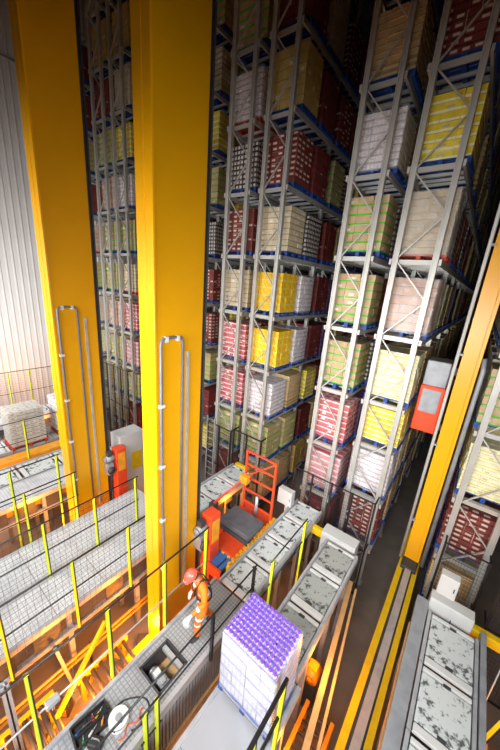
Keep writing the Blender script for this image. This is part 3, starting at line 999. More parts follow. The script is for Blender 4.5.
# ------------------------------------------------------------------ stacker cranes
def crane(label, x1, y0, z_loop, ys, ztop=20.0):
    """mast box with flanges, guide rail, cable loop and drive cabinet; x1 = right face, y0 = near face"""
    root = thing('stacker_crane', label, 'crane', (x1 - 0.21, y0 + 0.55, PIT))
    o = Vector(root.location)

    def put(mb, name, mm, smooth=False, bev=0, par=root):
        mb.v = [tuple(Vector(v) - o) for v in mb.v]
        return mb.obj(name, MT[mm], par, smooth, bev)
    put(MB().box((x1 - 0.40, y0 + 0.03, PIT + 0.5), (x1, y0 + 1.12, ztop)), 'mast', 'crane', bev=0.012)
    put(MB().box((x1 - 0.42, y0 - 0.01, PIT + 0.5), (x1 + 0.02, y0 + 0.03, ztop)).box((x1 - 0.22, y0 - 0.02, PIT + 0.5), (x1 - 0.17, y0 - 0.01, ztop)), 'front_flange', 'lit_flange', bev=0.008)
    put(MB().box((x1 - 0.30, y0 + 1.12, PIT + 0.5), (x1 - 0.08, y0 + 1.2, ztop)).box((x1 - 0.36, y0 + 1.2, PIT + 0.5), (x1 - 0.02, y0 + 1.24, ztop)), 'guide_rail', 'dark')
    put(MB().box((x1 - 0.45, y0 - 0.7, PIT + 0.12), (x1 + 0.05, y0 + 2.0, PIT + 0.5)), 'travel_base', 'yellow', bev=0.02)
    for yy in (y0 - 0.4, y0 + 1.7):
        put(MB().cyl((x1 - 0.28, yy, PIT + 0.17), (x1 - 0.12, yy, PIT + 0.17), 0.17, 20), 'wheel', 'dark', True)
    r = 0.028
    xs = x1 + 0.035
    a, b, c, d = ys
    put(MB().tube([(xs, a - 0.02, -0.3), (xs, a + 0.03, 1.2), (xs, a, 2.4), (xs, a, z_loop - 0.1), (xs, a + 0.03, z_loop - 0.02), (xs, a + 0.1, z_loop), (xs, b - 0.1, z_loop), (xs, b - 0.03, z_loop - 0.02), (xs, b, z_loop - 0.1), (xs, b, -0.4)], r, 8), 'cable_loop', 'hose', True)
    put(MB().box((x1, c, -0.6), (x1 + 0.04, c + 0.05, z_loop - 0.3)), 'conductor_strip', 'galv')
    for z in (z_loop - 0.02,):
        for yy in (a + 0.12, b - 0.12):
            put(MB().box((x1, yy - 0.03, z - 0.05), (x1 + 0.07, yy + 0.03, z + 0.05)), 'cable_clip', 'white')
    z = z_loop - 1.3
    while z > 0.2:
        put(MB().box((x1, a - 0.05, z), (x1 + 0.07, a + 0.06, z + 0.06)), 'cable_clip', 'white')
        z -= 1.3
    # drive cabinet and hoist motor at the foot
    put(MB().box((x1 + 0.02, y0 + 1.28, PIT + 0.5), (x1 + 0.34, y0 + 1.62, 1.3)), 'drive_cabinet', 'red', bev=0.015)
    put(MB().box((x1 + 0.34, y0 + 1.33, 0.5), (x1 + 0.352, y0 + 1.57, 1.15)), 'cabinet_door', 'orange')
    hm = put(MB().cyl((x1 + 0.16, y0 + 1.0, 1.0), (x1 + 0.16, y0 + 1.27, 1.0), 0.11, 18).cyl((x1 + 0.16, y0 + 0.95, 1.0), (x1 + 0.16, y0 + 1.0, 1.0), 0.09, 18), 'hoist_motor', 'grey', True)
    put(MB().box((x1 + 0.08, y0 + 1.05, 1.1), (x1 + 0.24, y0 + 1.2, 1.26)), 'terminal_box', 'dark', bev=0.01, par=hm)
    put(MB().cyl((x1 + 0.28, y0 + 1.1, 0.62), (x1 + 0.34, y0 + 1.1, 0.62), 0.12, 18), 'rope_pulley', 'dark', True)
    put(MB().box((x1, y0 + 1.02, 0.45), (x1 + 0.28, y0 + 1.2, 0.85)), 'motor_bracket', 'grey')
    return root


crane('tall yellow crane mast in the middle of the picture', -4.35, 3.07, 5.76, (3.17, 3.66, 3.78, 0))
crane('tall yellow crane mast at the left, in front of the ribbed wall', -8.67, 3.09, 5.84, (3.2, 3.68, 3.86, 0))

# the crane that travels in the right-hand aisle
rc = thing('stacker_crane', 'yellow crane travelling in the right aisle, with red cabin and white guide pole', 'crane', (0.0, 9.0, PIT))


def rput(mb, name, mm, smooth=False, bev=0, par=rc):
    mb.v = [(v[0], v[1] - 9.0, v[2] - PIT) for v in mb.v]
    return mb.obj(name, MT[mm], par, smooth, bev)


rput(MB().box((-0.16, 9.03, -0.9), (0.20, 9.7, 20)), 'mast', 'crane', bev=0.012)
rput(MB().box((-0.18, 8.99, -0.9), (0.22, 9.03, 20)).box((0.13, 8.975, -0.9), (0.15, 8.99, 20)), 'front_flange', 'lit_flange', bev=0.008)
rput(MB().tube([(-0.27, 8.95, -0.9), (-0.27, 8.95, 20)], 0.04, 10), 'guide_pole', 'white', True)
rput(MB().tube([(0.31, 9.0, -0.9), (0.31, 9.0, 5.2), (0.27, 9.05, 5.5)], 0.055, 10), 'cable_chain', 'grey', True)
for z in (0.5, 3.0, 5.5, 8.0, 10.5):
    rput(MB().box((-0.29, 8.93, z), (-0.15, 9.05, z + 0.05)), 'pole_bracket', 'grey')
rput(MB().box((-0.2, 3.3, -1.95), (0.22, 10.6, -1.0)).box((-0.2, 8.6, -1.0), (0.22, 10.4, -0.85)), 'travel_base', 'dark', bev=0.03)
for x0_, x1_ in ((-0.26, -0.12), (0.14, 0.26)):
    rput(MB().box((x0_, 3.3, -1.5), (x1_, 10.6, -0.97)), 'side_stripe', 'yellow')
rput(MB().box((-0.06, 3.4, -1.0), (0.10, 8.8, -0.9)), 'top_rail', 'galv')
for yy in (3.8, 10.1):
    rput(MB().cyl((-0.1, yy, -2.2), (0.12, yy, -2.2), 0.2, 20), 'wheel', 'dark', True)
cab = rput(MB().box((-0.92, 9.25, 3.15), (-0.32, 10.0, 4.5)), 'operator_cabin', 'red', bev=0.04)
rput(MB().box((-0.90, 9.27, 4.5), (-0.34, 9.98, 5.2)), 'cabin_roof_unit', 'grey', bev=0.03, par=cab)
rput(MB().box((-0.84, 9.235, 3.75), (-0.40, 9.25, 4.4)), 'cabin_window', 'grey', par=cab)
rput(MB().box((-0.34, 9.3, 3.3), (-0.15, 9.6, 3.5)), 'cabin_bracket', 'dark')
rput(MB().box((-0.34, 9.3, 4.9), (-0.15, 9.6, 5.1)), 'cabin_bracket', 'dark')
rl = thing('crane_rail', 'dark floor rail under the travelling crane of the right aisle', 'rail', (0.01, 10, PIT))
MB().box((-0.05, -8, 0), (0.05, 30, 0.03)).obj('rail', MT['dark'], rl)

# ------------------------------------------------------------------ railings
def railing(label, pts, z0, z1, zm=None, post='hazard', rail='black', rr=0.018, mesh=False, mid=None, extra=None):
    """posts at pts (x, y), a top rail, one mid rail, optional thin wire mesh"""
    x0, y0 = pts[0][:2]
    root = thing('guard_railing', label, 'railing', (x0, y0, z0))

    def put(mb, name, mm, sm=False):
        mb.v = [(v[0] - x0, v[1] - y0, v[2] - z0) for v in mb.v]
        return mb.obj(name, MT[mm], root, sm)
    for p in pts:
        x, y = p[:2]
        pz0 = p[2] if len(p) > 2 else z0
        po = put(MB().box((x - 0.027, y - 0.027, pz0), (x + 0.027, y + 0.027, z1)), 'post', post)
        if post == 'hazard':
            mb = MB().box((x + 0.027, y + 0.008, pz0), (x + 0.034, y + 0.03, z1))
            mb.v = [(v[0] - x0, v[1] - y0, v[2] - z0) for v in mb.v]
            mb.obj('edge_strip', MT['black'], po)
    a, b = Vector((*pts[0][:2], 0)), Vector((*pts[-1][:2], 0))
    d = (b - a).normalized() * 0.08
    a, b = a - d, b + d
    put(MB().tube([(a.x, a.y, z1), (b.x, b.y, z1)], rr, 8), 'top_rail', rail, True)
    zz = zm if zm is not None else (z0 + z1) / 2
    put(MB().tube([(a.x, a.y, zz), (b.x, b.y, zz)], rr * 0.8, 8), 'mid_rail', mid or rail, True)
    if mesh:
        mb = MB()
        ln = (b - a).length
        n = int(ln / 0.12)
        for i in range(n + 1):
            p = a + (b - a) * i / n
            mb.bar((p.x, p.y, z0 + 0.05), (p.x, p.y, z1), 0.004)
        z = z0 + 0.05
        while z < z1:
            mb.bar((a.x, a.y, z), (b.x, b.y, z), 0.004)
            z += 0.12
        put(mb, 'wire_mesh', 'dark')
    return root


railing('yellow-posted railing along the left edge of the chequer walkway', [(-3.63, y) for y in (-0.5, 0.5, 1.6, 2.7, 3.8)], 0.0, 1.65, 0.75, mid='galv')
railing('yellow-posted railing on the mesh deck edge above the orange pit', [(-5.32, y) for y in (-0.55, 0.55, 1.74, 2.95, 4.1)], -0.6, 1.22, 0.5, mesh=True)
railing('yellow-posted railing between the two light mesh decks', [(-6.45, y) for y in (-0.55, 0.55, 1.65, 2.75, 3.86)], -0.05, 1.5, 0.75, mesh=True)
railing('yellow-posted railing on the far edge of the second mesh deck', [(-7.8, y) for y in (0.6, 1.71, 2.85)], -0.05, 1.5, 0.75)
railing('yellow-posted railing in front of the left yellow mast', [(-8.5, y) for y in (0.55, 1.65, 2.72)], PIT, 1.8, 0.9)
railing('yellow-posted railing along the orange beam at far left', [(-12.1, y) for y in (1.9, 3.0, 4.1)], -0.05, 1.5, 0.7)
railing('yellow-posted fence at the foot of the ribbed wall', [(-18.3, y) for y in (2.0, 3.1, 4.2, 5.1, 6.2)], PIT, 1.55, 0.4, mesh=True)
railing('black-railed walkway railing beside the purple-topped load', [(-2.56, y) for y in (0.6, 2.95, 4.2)], -0.15, 1.05, 0.5, post='black')
railing('black-railed railing beside the pale conveyor units past the worker', [(-2.3, y) for y in (4.5, 6.0)], PIT, 1.2, 0.55, post='hazard')
railing('grey railing with yellow post at bottom centre, right of the purple load', [(-0.97, y) for y in (0.9, 2.0, 2.71)], -0.02, 1.5, 0.8, rr=0.03)
yp = railing('single yellow post with short rail in front of the ribbed side panel', [(-2.50, 1.7), (-2.50, 1.5)], -0.9, 0.75, 0.1)
hr = thing('stair_handrail', 'yellow and black stair handrails at the right edge', 'handrail', (1.75, 5.0, PIT))
for yy in (0.55, -0.35):
    MB().bar((0, yy, 1.0), (0.55, yy + 0.6, 2.75), 0.05).obj('handrail', MT['hazard'], hr)
    MB().box((-0.03, yy - 0.03, 0), (0.03, yy + 0.03, 1.05)).obj('post', MT['black'], hr)
    MB().bar((0.035, yy - 0.03, 1.0), (0.585, yy + 0.57, 2.75), 0.015).obj('edge_strip', MT['black'], hr)
MB().tube([(0.0, 0.9, 0), (0.0, 0.9, 4.2)], 0.012, 8).obj('wire_stay', MT['galv'], hr, True)

# black mesh enclosures at the foot of the racks
def enclosure(label, x0, x1, y, z0, z1, ret=0.0):
    root = thing('mesh_fence', label, 'fence', ((x0 + x1) / 2, y, z0))
    hx, h = (x1 - x0) / 2, z1 - z0
    n = max(2, int(round((x1 - x0) / 0.7)) + 1)
    for i in range(n):
        x = -hx + 2 * hx * i / (n - 1)
        MB().box((x - 0.025, -0.025, 0), (x + 0.025, 0.025, h)).obj('post', MT['black'], root)
    for z in (0.05, h * 0.5, h - 0.02):
        MB().box((-hx, -0.015, z - 0.015), (hx, 0.015, z + 0.015)).obj('rail', MT['black'], root)
    if ret:
        for s in (-1, 1):
            MB().box((s * hx - 0.02, 0, h - 0.04), (s * hx + 0.02, ret, h)).box((s * hx - 0.02, 0, h * 0.5 - 0.02), (s * hx + 0.02, ret, h * 0.5)).obj('return_rail', MT['black'], root)
    mb = MB()
    m = int(2 * hx / 0.06)
    for i in range(m + 1):
        x = -hx + 2 * hx * i / m
        mb.bar((x, 0, 0.05), (x, 0, h), 0.005)
    z = 0.1
    while z < h:
        mb.bar((-hx, 0, z), (hx, 0, z), 0.005)
        z += 0.12
    mb.obj('wire_mesh', MT['dark'], root)
    return root


enclosure('black mesh fence at the foot of the two right-centre rack towers', -3.75, -1.15, 8.05, PIT, 1.1, 0.4)
enclosure('black mesh fence behind the red lifting gate', -6.6, -5.3, 8.2, PIT, 1.35, 0.3)
enclosure('black mesh fence at the foot of the rack beside the middle mast', -8.0, -6.75, 8.2, PIT, 1.2, 0.3)
enclosure('black mesh gate at the foot of the right-hand rack', 0.62, 1.55, 8.2, PIT, 0.85, 0.3)
enclosure('black mesh fence behind the white panel, between the yellow masts', -16.8, -14.0, 8.2, PIT, 1.9, 0.3)
enclosure('tall black mesh partition at the right edge', 1.75, 3.4, 7.6, PIT, 1.6, 0.5)

# ladders
for lab, x, yv, z0, z1 in (('white steel ladder at the foot of the right-centre rack tower', -1.6, 7.75, PIT, -0.1), ('dark ladder between the racks right of the middle mast', -7.6, 7.95, PIT, 1.6)):
    ld = thing('ladder', lab, 'ladder', (x, yv, z0))
    for s in (-1, 1):
        MB().box((s * 0.2 - 0.02, -0.02, 0), (s * 0.2 + 0.02, 0.02, z1 - z0)).obj('stile', MT['white' if 'white' in lab else 'grey'], ld)
    z = 0.25
    while z < z1 - z0 - 0.1:
        MB().cyl((-0.2, 0, z), (0.2, 0, z), 0.015, 8).obj('rung', MT['white' if 'white' in lab else 'grey'], ld, True)
        z += 0.28

# ------------------------------------------------------------------ control boxes
def control_box(label, x, y, z0, zb, w, h, d=0.22):
    root = thing('control_box', label, 'control box', (x, y, z0))
    MB().box((-0.05, -0.02, 0), (0.05, 0.05, zb - z0 + h * 0.5)).obj('stand', MT['white'], root)
    b = MB().box((-w / 2, -d, zb - z0), (w / 2, 0, zb - z0 + h)).obj('cabinet', MT['white'], root, bevel=0.012)
    MB().box((-w / 2 + 0.03, -d - 0.01, zb - z0 + 0.03), (w / 2 - 0.03, -d, zb - z0 + h - 0.03)).obj('cabinet_door', MT['white'], root)
    MB().box((w / 2 - 0.07, -d - 0.02, zb - z0 + h * 0.4), (w / 2 - 0.05, -d - 0.01, zb - z0 + h * 0.6)).obj('latch', MT['dark'], root)
    MB().box((-0.12, -0.1, 0), (0.12, 0.1, 0.02)).obj('foot_plate', MT['grey'], root)
    return root


control_box('pale control box on a post by the centre conveyor end', -3.62, 7.5, PIT, 0.12, 0.5, 0.52)
control_box('white control box on a post at the end of the lower-right conveyor', 0.82, 7.25, PIT, 0.32, 0.36, 0.55)
cb = thing('low_cabinet', 'low white cabinet just behind the lower-right conveyor lane', 'cabinet', (1.0, 7.08, PIT))
MB().box((-0.42, -0.16, 1.9), (0.42, 0.12, 2.62)).obj('body', MT['white'], cb, bevel=0.015)
MB().box((-0.4, -0.172, 1.95), (-0.01, -0.16, 2.57)).obj('door', MT['white'], cb)
MB().box((0.01, -0.172, 1.95), (0.4, -0.16, 2.57)).obj('door', MT['white'], cb)
MB().box((-0.4, -0.1, 0), (0.4, 0.1, 1.9)).obj('plinth', MT['dark'], cb)
MB().box((0.03, -0.19, 2.2), (0.05, -0.172, 2.32)).obj('handle', MT['dark'], cb)
cb = thing('low_cabinet', 'low pale cabinet at the end of the centre conveyor lane', 'cabinet', (-1.75, 7.4, PIT))
MB().box((-0.5, -0.2, 1.7), (0.5, 0.2, 2.45)).obj('body', MT['white'], cb, bevel=0.015)
MB().box((-0.45, -0.1, 0), (0.45, 0.1, 1.7)).obj('plinth', MT['dark'], cb)
MB().box((-0.42, -0.212, 1.8), (0.42, -0.2, 2.35)).obj('door', MT['white'], cb)
for lab, x, yv, z in (('yellow stop block at the end of the centre conveyor lane', -2.3, 7.4, -0.1), ('yellow stop block right of the middle mast by the white units', -6.0, 8.1, 0.05), ('yellow stop block at the end of the lower-right lane', 1.7, 7.15, -0.1)):
    t = thing('stop_block', lab, 'stop block', (x, yv, PIT))
    MB().box((-0.3, -0.08, z - PIT - 0.25), (0.3, 0.08, z - PIT)).obj('bumper', MT['yellow'], t, bevel=0.02)
    MB().box((-0.05, -0.05, 0), (0.05, 0.05, z - PIT - 0.25)).obj('post', MT['dark'], t)

# ------------------------------------------------------------------ red lifting gate, boom and trolley in the middle aisle
gt = thing('lifting_gate', 'red tubular lifting gate in front of the left-centre racks', 'gate', (-4.12, 6.5, PIT))
for s in (-1, 1):
    MB().box((s * 0.52 - 0.03, -0.03, 2.3), (s * 0.52 + 0.03, 0.03, 4.4)).obj('upright', MT['red'], gt)
    MB().box((s * 0.45 - 0.05, -0.05, 0), (s * 0.45 + 0.05, 0.05, 2.3)).obj('leg', MT['dark'], gt)
for z in (2.6, 3.05, 3.5, 3.95, 4.38):
    MB().box((-0.52, -0.02, z - 0.025), (0.52, 0.02, z + 0.025)).obj('crossbar', MT['red'], gt)
MB().bar((-0.52, -0.03, 3.5), (0.52, -0.03, 4.38), 0.035).obj('diagonal_bar', MT['red'], gt)
MB().box((-0.62, -0.25, 2.2), (0.62, 0.2, 2.36)).obj('base_beam', MT['red'], gt)
MB().tube([(0.05, -0.12, 2.36), (0.05, -0.12, 3.1)], 0.05, 12).obj('grey_cylinder', MT['galv'], gt, True)
bm = thing('boom_arm', 'long red boom arm reaching from the mast foot to the lifting gate', 'boom', (-5.1, 5.6, PIT))
MB().tube([(0, 0, 2.75), (0.35, 0.3, 3.25), (0.55, 0.72, 3.55), (0.75, 0.74, 3.6)], 0.035, 10).obj('arm', MT['red'], bm, True)
MB().box((-0.1, -0.1, 0), (0.1, 0.1, 2.78)).obj('pedestal', MT['dark'], bm)
MB().box((0.45, 0.6, 3.42), (0.72, 0.8, 3.68)).obj('joint', MT['orange'], bm, bevel=0.02)
tr = thing('lift_trolley', 'dark flat-topped trolley on a red chassis beside the lifting gate', 'trolley', (-3.98, 5.55, PIT))
MB().box((-0.5, -0.35, 2.72), (0.5, 0.35, 2.88)).obj('top_plate', MT['slate'], tr, bevel=0.015)
MB().box((-0.46, -0.39, 2.6), (0.46, 0.33, 2.72)).obj('tray', MT['dark'], tr)
MB().box((-0.5, -0.75, 2.2), (0.45, 0.3, 2.42)).box((-0.5, -0.8, 2.3), (-0.4, 0.3, 2.55)).obj('chassis', MT['red'], tr, bevel=0.015)
for i in range(5):
    MB().box((-0.4 + i * 0.2, -0.79, 2.26), (-0.32 + i * 0.2, -0.75, 2.38)).obj('marker_lamp', MT['yellow'], tr)
for s in (-1, 1):
    MB().bar((s * 0.4, -0.3, 2.42), (s * 0.4, 0.28, 2.62), 0.05).obj('scissor_arm', MT['dark'], tr)
    MB().box((s * 0.4 - 0.05, -0.6, 0), (s * 0.4 + 0.05, -0.5, 2.2)).obj('leg', MT['dark'], tr)
bt = thing('belt_table', 'blue-belted lift table in red frame at the foot of the middle mast', 'belt table', (-3.92, 4.62, PIT))
MB().box((-0.30, -0.28, 2.3), (0.14, 0.28, 2.36)).obj('belt', MT['blue'], bt)
MB().box((0.18, -0.28, 2.3), (0.30, 0.28, 2.36)).obj('belt', MT['blue'], bt)
MB().box((-0.34, -0.34, 2.1), (0.34, -0.28, 2.4)).obj('frame_side', MT['red'], bt)
MB().box((-0.34, 0.28, 2.1), (0.34, 0.34, 2.4)).obj('frame_side', MT['red'], bt)
MB().box((-0.3, -0.3, 2.15), (0.3, 0.3, 2.29)).obj('bed', MT['dark'], bt)
for s in (-1, 1):
    MB().box((s * 0.27 - 0.04, -0.05, 0), (s * 0.27 + 0.04, 0.05, 2.15)).obj('leg', MT['dark'], bt)
bt2 = thing('chain_guard', 'orange-yellow toothed chain guard beside the pale conveyor units', 'chain guard', (-3.54, 5.6, PIT))
MB().box((-0.04, -1.1, 2.2), (0.04, 1.1, 2.42)).obj('guard', MT['yellow'], bt2)
for i in range(14):
    MB().box((-0.05, -1.05 + i * 0.155, 2.42), (0.03, -0.97 + i * 0.155, 2.48)).obj('tooth', MT['orange'], bt2)
for s in (-1, 1):
    MB().box((-0.03, s * 0.9 - 0.03, 0), (0.03, s * 0.9 + 0.03, 2.2)).obj('leg', MT['dark'], bt2)

# white panelled cabinet with a yellow patch between the masts
wc = thing('white_cabinet', 'big white cabinet with a yellow patch between the two yellow masts', 'cabinet', (-8.95, 5.0, PIT))
MB().box((-0.25, -0.35, 0.6), (0.35, 0.55, 3.95)).obj('body', MT['white'], wc, bevel=0.02)
MB().box((0.35, 0.05, 2.5), (0.362, 0.45, 3.2)).obj('yellow_patch', MT['yellow'], wc)
MB().box((-0.2, -0.3, 0), (0.3, 0.4, 0.6)).obj('plinth', MT['dark'], wc)

# ------------------------------------------------------------------ loads standing on the conveyors
wb = carton_mat('white_printed_carton', (0.56, 0.55, 0.50), (0.48, 0.46, 0.42), (0.35, 0.3, 0.26), ((0.0, 0.1),), (0.35, 0.28, 0.26), lab=(0.3, 0.7, 0.3, 0.7), lab_p=0.8)
t = thing('pallet_load', 'white printed cartons on a red pallet on the far-left conveyor', 'pallet load', (-13.45, 3.35, -0.04), math.pi / 2)
link('pallet', pm_red, t)
stack_mb(MB(), 4, 4, 9, 1.4, 0, gap=0.014, zgap=0.016).obj('carton_stack', wb, t)
t = thing('pallet_load', 'white wrapped cartons half hidden behind the left mast, on the conveyor', 'pallet load', (-13.45, 5.0, -0.04), math.pi / 2)
link('pallet', pm_red, t)
stack_mb(MB(), 3, 3, 7, 1.5, 0, gap=0.01, zgap=0.012).obj('carton_stack', KINDS['whitewrap'][0], t)

pl = thing('pallet_load', 'white film-wrapped load with purple bottle tops on the transfer table', 'pallet load', (-1.6, 3.1, 0.0))
mb = pallet_mb(MB())
mb.v = [(v[0] * 0.88, v[1] * 0.84, v[2]) for v in mb.v]
mb.obj('pallet', MT['bluepallet'], pl)
pk = carton_mat('white_bottle_pack', (0.50, 0.50, 0.60), (0.42, 0.42, 0.54), (0.28, 0.24, 0.48), ((0.0, 0.08),), None, cells=3, cell_c=(0.58, 0.58, 0.66), coat=0.4)
stack_mb(MB(), 4, 3, 5, 1.26, 0, w=1.04, d=0.82, gap=0.008, zgap=0.01).obj('bottle_packs', pk, pl)
capm = mat('purple_bottle_cap', (0.20, 0.07, 0.58), 0.3, 0, 0.1)
body = MB()
caps = MB()
nxc, nyc = 13, 10
for i in range(nxc):
    for j in range(nyc):
        x = -0.50 + 1.0 * (i + 0.5) / nxc
        yv = -0.40 + 0.80 * (j + 0.5) / nyc
        body.tube([(x, yv, 1.395), (x, yv, 1.43), (x, yv, 1.45)], [0.036, 0.036, 0.02], 8)
        caps.tube([(x, yv, 1.44), (x, yv, 1.49)], 0.024, 8)
body.obj('bottle_shoulders', mat('lilac_bottle', (0.62, 0.56, 0.88), 0.25), pl, True)['kind'] = 'stuff'
caps.obj('bottle_caps', capm, pl)['kind'] = 'stuff'
wm_ = wrap_mb(1.26)
wm_.v = [(v[0] * 0.87, v[1] * 0.835, v[2]) for v in wm_.v]
wm_.obj('stretch_wrap', MT['wrap'], pl, True)

# ------------------------------------------------------------------ tools on the walkway
tb = thing('tool_tray', 'black open tool tray lying on the chequer walkway', 'tool tray', (-3.30, 1.07, 0.0), -0.12)
MB().box((-0.16, -0.26, 0), (0.16, 0.26, 0.015)).box((-0.16, -0.26, 0.015), (-0.14, 0.26, 0.1)).box((0.14, -0.26, 0.015), (0.16, 0.26, 0.1)).box((-0.14, -0.26, 0.015), (0.14, -0.24, 0.1)).box((-0.14, 0.24, 0.015), (0.14, 0.26, 0.1)).obj('tray', MT['rubber'], tb)
MB().box((-0.01, -0.24, 0.015), (0.01, 0.24, 0.07)).box((-0.14, -0.06, 0.015), (-0.01, -0.045, 0.06)).obj('divider', MT['rubber'], tb)
MB().tube([(0, -0.25, 0.1), (0, -0.22, 0.17), (0, 0.22, 0.17), (0, 0.25, 0.1)], 0.012, 8).obj('handle', MT['black'], tb, True)
TC = {'blue': (0.02, 0.12, 0.6), 'red': (0.7, 0.03, 0.03), 'yellow': (0.85, 0.6, 0.02), 'green': (0.03, 0.4, 0.08), 'white': (0.8, 0.8, 0.8), 'orange': (0.85, 0.3, 0.02)}
tools = [('blue', -0.08, -0.15, 0.2), ('red', -0.09, 0.06, 1.3), ('yellow', -0.06, 0.14, 0.4), ('green', 0.08, -0.16, 1.2), ('white', 0.07, -0.02, 0.3), ('orange', 0.07, 0.14, 0.9)]
for cn, dx, dy, a in tools:
    s = thing('screwdriver', '%s-handled screwdriver in the black tool tray' % cn, 'screwdriver', (-3.30 + dx, 1.07 + dy, 0.035), a, 'screwdrivers in the tool tray')
    MB().tube([(0, -0.07, 0), (0, -0.06, 0), (0, 0.0, 0), (0, 0.02, 0)], [0.010, 0.018, 0.018, 0.009], 10).obj('handle', mat('handle_' + cn, TC[cn], 0.4), s, True)
    MB().cyl((0, 0.02, 0), (0, 0.085, 0), 0.005, 8).obj('shaft', MT['galv'], s, True)
rl = thing('cable_reel', 'white round cable reel lying on the chequer walkway', 'cable reel', (-3.04, 1.37, 0.0))
MB().cyl((0, 0, 0), (0, 0, 0.012), 0.15, 32).obj('lower_flange', MT['white'], rl)
MB().cyl((0, 0, 0.012), (0, 0, 0.09), 0.12, 28).obj('cable_winding', MT['rubber'], rl, True)
MB().cyl((0, 0, 0.09), (0, 0, 0.105), 0.15, 32).obj('upper_flange', MT['white'], rl)
MB().cyl((0, 0, 0.105), (0, 0, 0.118), 0.05, 18).obj('hub', MT['grey'], rl)
MB().tube([(0.08, 0.0, 0.11), (0.08, 0, 0.15)], 0.015, 8).obj('crank_knob', MT['dark'], rl, True)
pts = []
for i in range(40):
    a = i / 39 * 1.65 * math.pi - 0.4
    rr = 0.26 + 0.05 * math.sin(2 * a)
    pts.append((-2.98 + rr * math.cos(a) * 0.9, 1.52 + rr * math.sin(a), 0.012 + 0.003 * (i % 2)))
tag(MB().tube(pts, 0.012, 8).obj('power_cable', MT['rubber'], None, True), 'black power cable looped around the white cable reel', 'cable')
pts = [(-2.85 + 0.04 * math.sin(i * 0.9), 1.25 + 0.035 * i, 0.01) for i in range(14)]
tag(MB().tube(pts, 0.009, 8).obj('power_cable', MT['red'], None, True), 'thin red cable on the walkway edge beside the reel', 'cable')
bg = thing('tool_bag', 'small dark tool bag on the walkway between tool tray and reel', 'tool bag', (-3.06, 1.02, 0.0), 0.5)
MB().box((-0.11, -0.07, 0), (0.11, 0.07, 0.11)).obj('bag_body', MT['rubber'], bg, bevel=0.025)
MB().tube([(-0.07, 0, 0.1), (-0.05, 0, 0.16), (0.05, 0, 0.16), (0.07, 0, 0.1)], 0.009, 8).obj('handle', MT['grey'], bg, True)
lt = thing('lamp_clamp', 'small grey clamp fixed on the walkway mid rail', 'clamp', (-3.63, 0.72, 0.70))
MB().box((-0.05, -0.09, 0), (0.05, 0.09, 0.10)).obj('clamp_body', MT['galv'], lt, bevel=0.015)
MB().cyl((0.0, 0.0, -0.12), (0, 0, 0), 0.02, 10).obj('clamp_screw', MT['grey'], lt, True)

# ------------------------------------------------------------------ the worker
def skinned(name, verts, edges, radii, root_i, mats, parent, sub=2):
    me = bpy.data.meshes.new(name)
    me.from_pydata(verts, edges, [])
    ob = bpy.data.objects.new(name, me)
    COL.objects.link(ob)
    sk = ob.modifiers.new('skin', 'SKIN')
    sk.branch_smoothing = 0.6
    while not me.skin_vertices:
        break
    if not me.skin_vertices:
        bpy.context.view_layer.objects.active = ob
    for i, r in enumerate(radii):
        sv = me.skin_vertices[0].data[i]
        sv.radius = (r, r) if not isinstance(r, tuple) else r
        sv.use_root = (i == root_i)
    ss = ob.modifiers.new('sub', 'SUBSURF')
    ss.levels = sub
    ss.render_levels = sub
    dg = bpy.context.evaluated_depsgraph_get()
    m2 = bpy.data.meshes.new_from_object(ob.evaluated_get(dg))
    bpy.data.objects.remove(ob)
    m2.materials.clear()
    for m in mats:
        m2.materials.append(m)
    m2.polygons.foreach_set('use_smooth', [True] * len(m2.polygons))
    o = bpy.data.objects.new(name, m2)
    COL.objects.link(o)
    o.parent = parent
    return o


person = thing('person', 'worker in orange hi-vis suit and red helmet walking along the walkway, head bent down', 'person', (-2.99, 3.14, 0.0), math.radians(-20))
V, E_, R_ = [], [], []


def add(p, r, par=None):
    V.append(p)
    R_.append(r)
    if par is not None:
        E_.append((par, len(V) - 1))
    return len(V) - 1


pel = add((0, 0.02, 0.90), (0.155, 0.125))
wai = add((0, -0.01, 1.06), (0.145, 0.12), pel)
che = add((0, -0.06, 1.24), (0.17, 0.135), wai)
sh = add((0, -0.11, 1.38), (0.13, 0.10), che)
nk = add((0, -0.16, 1.46), 0.058, sh)
hd0 = add((0, -0.215, 1.53), (0.07, 0.08), nk)
hd1 = add((0, -0.255, 1.60), (0.078, 0.092), hd0)
hd2 = add((0, -0.275, 1.66), (0.06, 0.07), hd1)
for s, knee, ank, toe in ((1, (0.10, -0.16, 0.50), (0.10, -0.17, 0.10), (0.11, -0.32, 0.045)), (-1, (-0.10, -0.01, 0.48), (-0.10, 0.24, 0.15), (-0.10, 0.13, 0.045))):
    hp = add((s * 0.095, 0.0, 0.82), 0.105, pel)
    mid = add(tuple((Vector((s * 0.095, 0, 0.82)) + Vector(knee)) / 2), 0.093, hp)
    kn = add(knee, 0.075, mid)
    cf = add(tuple(Vector(knee) * 0.6 + Vector(ank) * 0.4), 0.072, kn)
    an = add(ank, 0.056, cf)
    he = add(tuple(Vector(ank) + Vector((0, 0.01, -0.045))), 0.05, an)
    add(tuple((Vector(ank) + Vector(toe)) / 2 + Vector((0, -0.02, -0.02))), 0.045, he)
    add(toe, 0.038, len(V) - 1)
HANDS = []
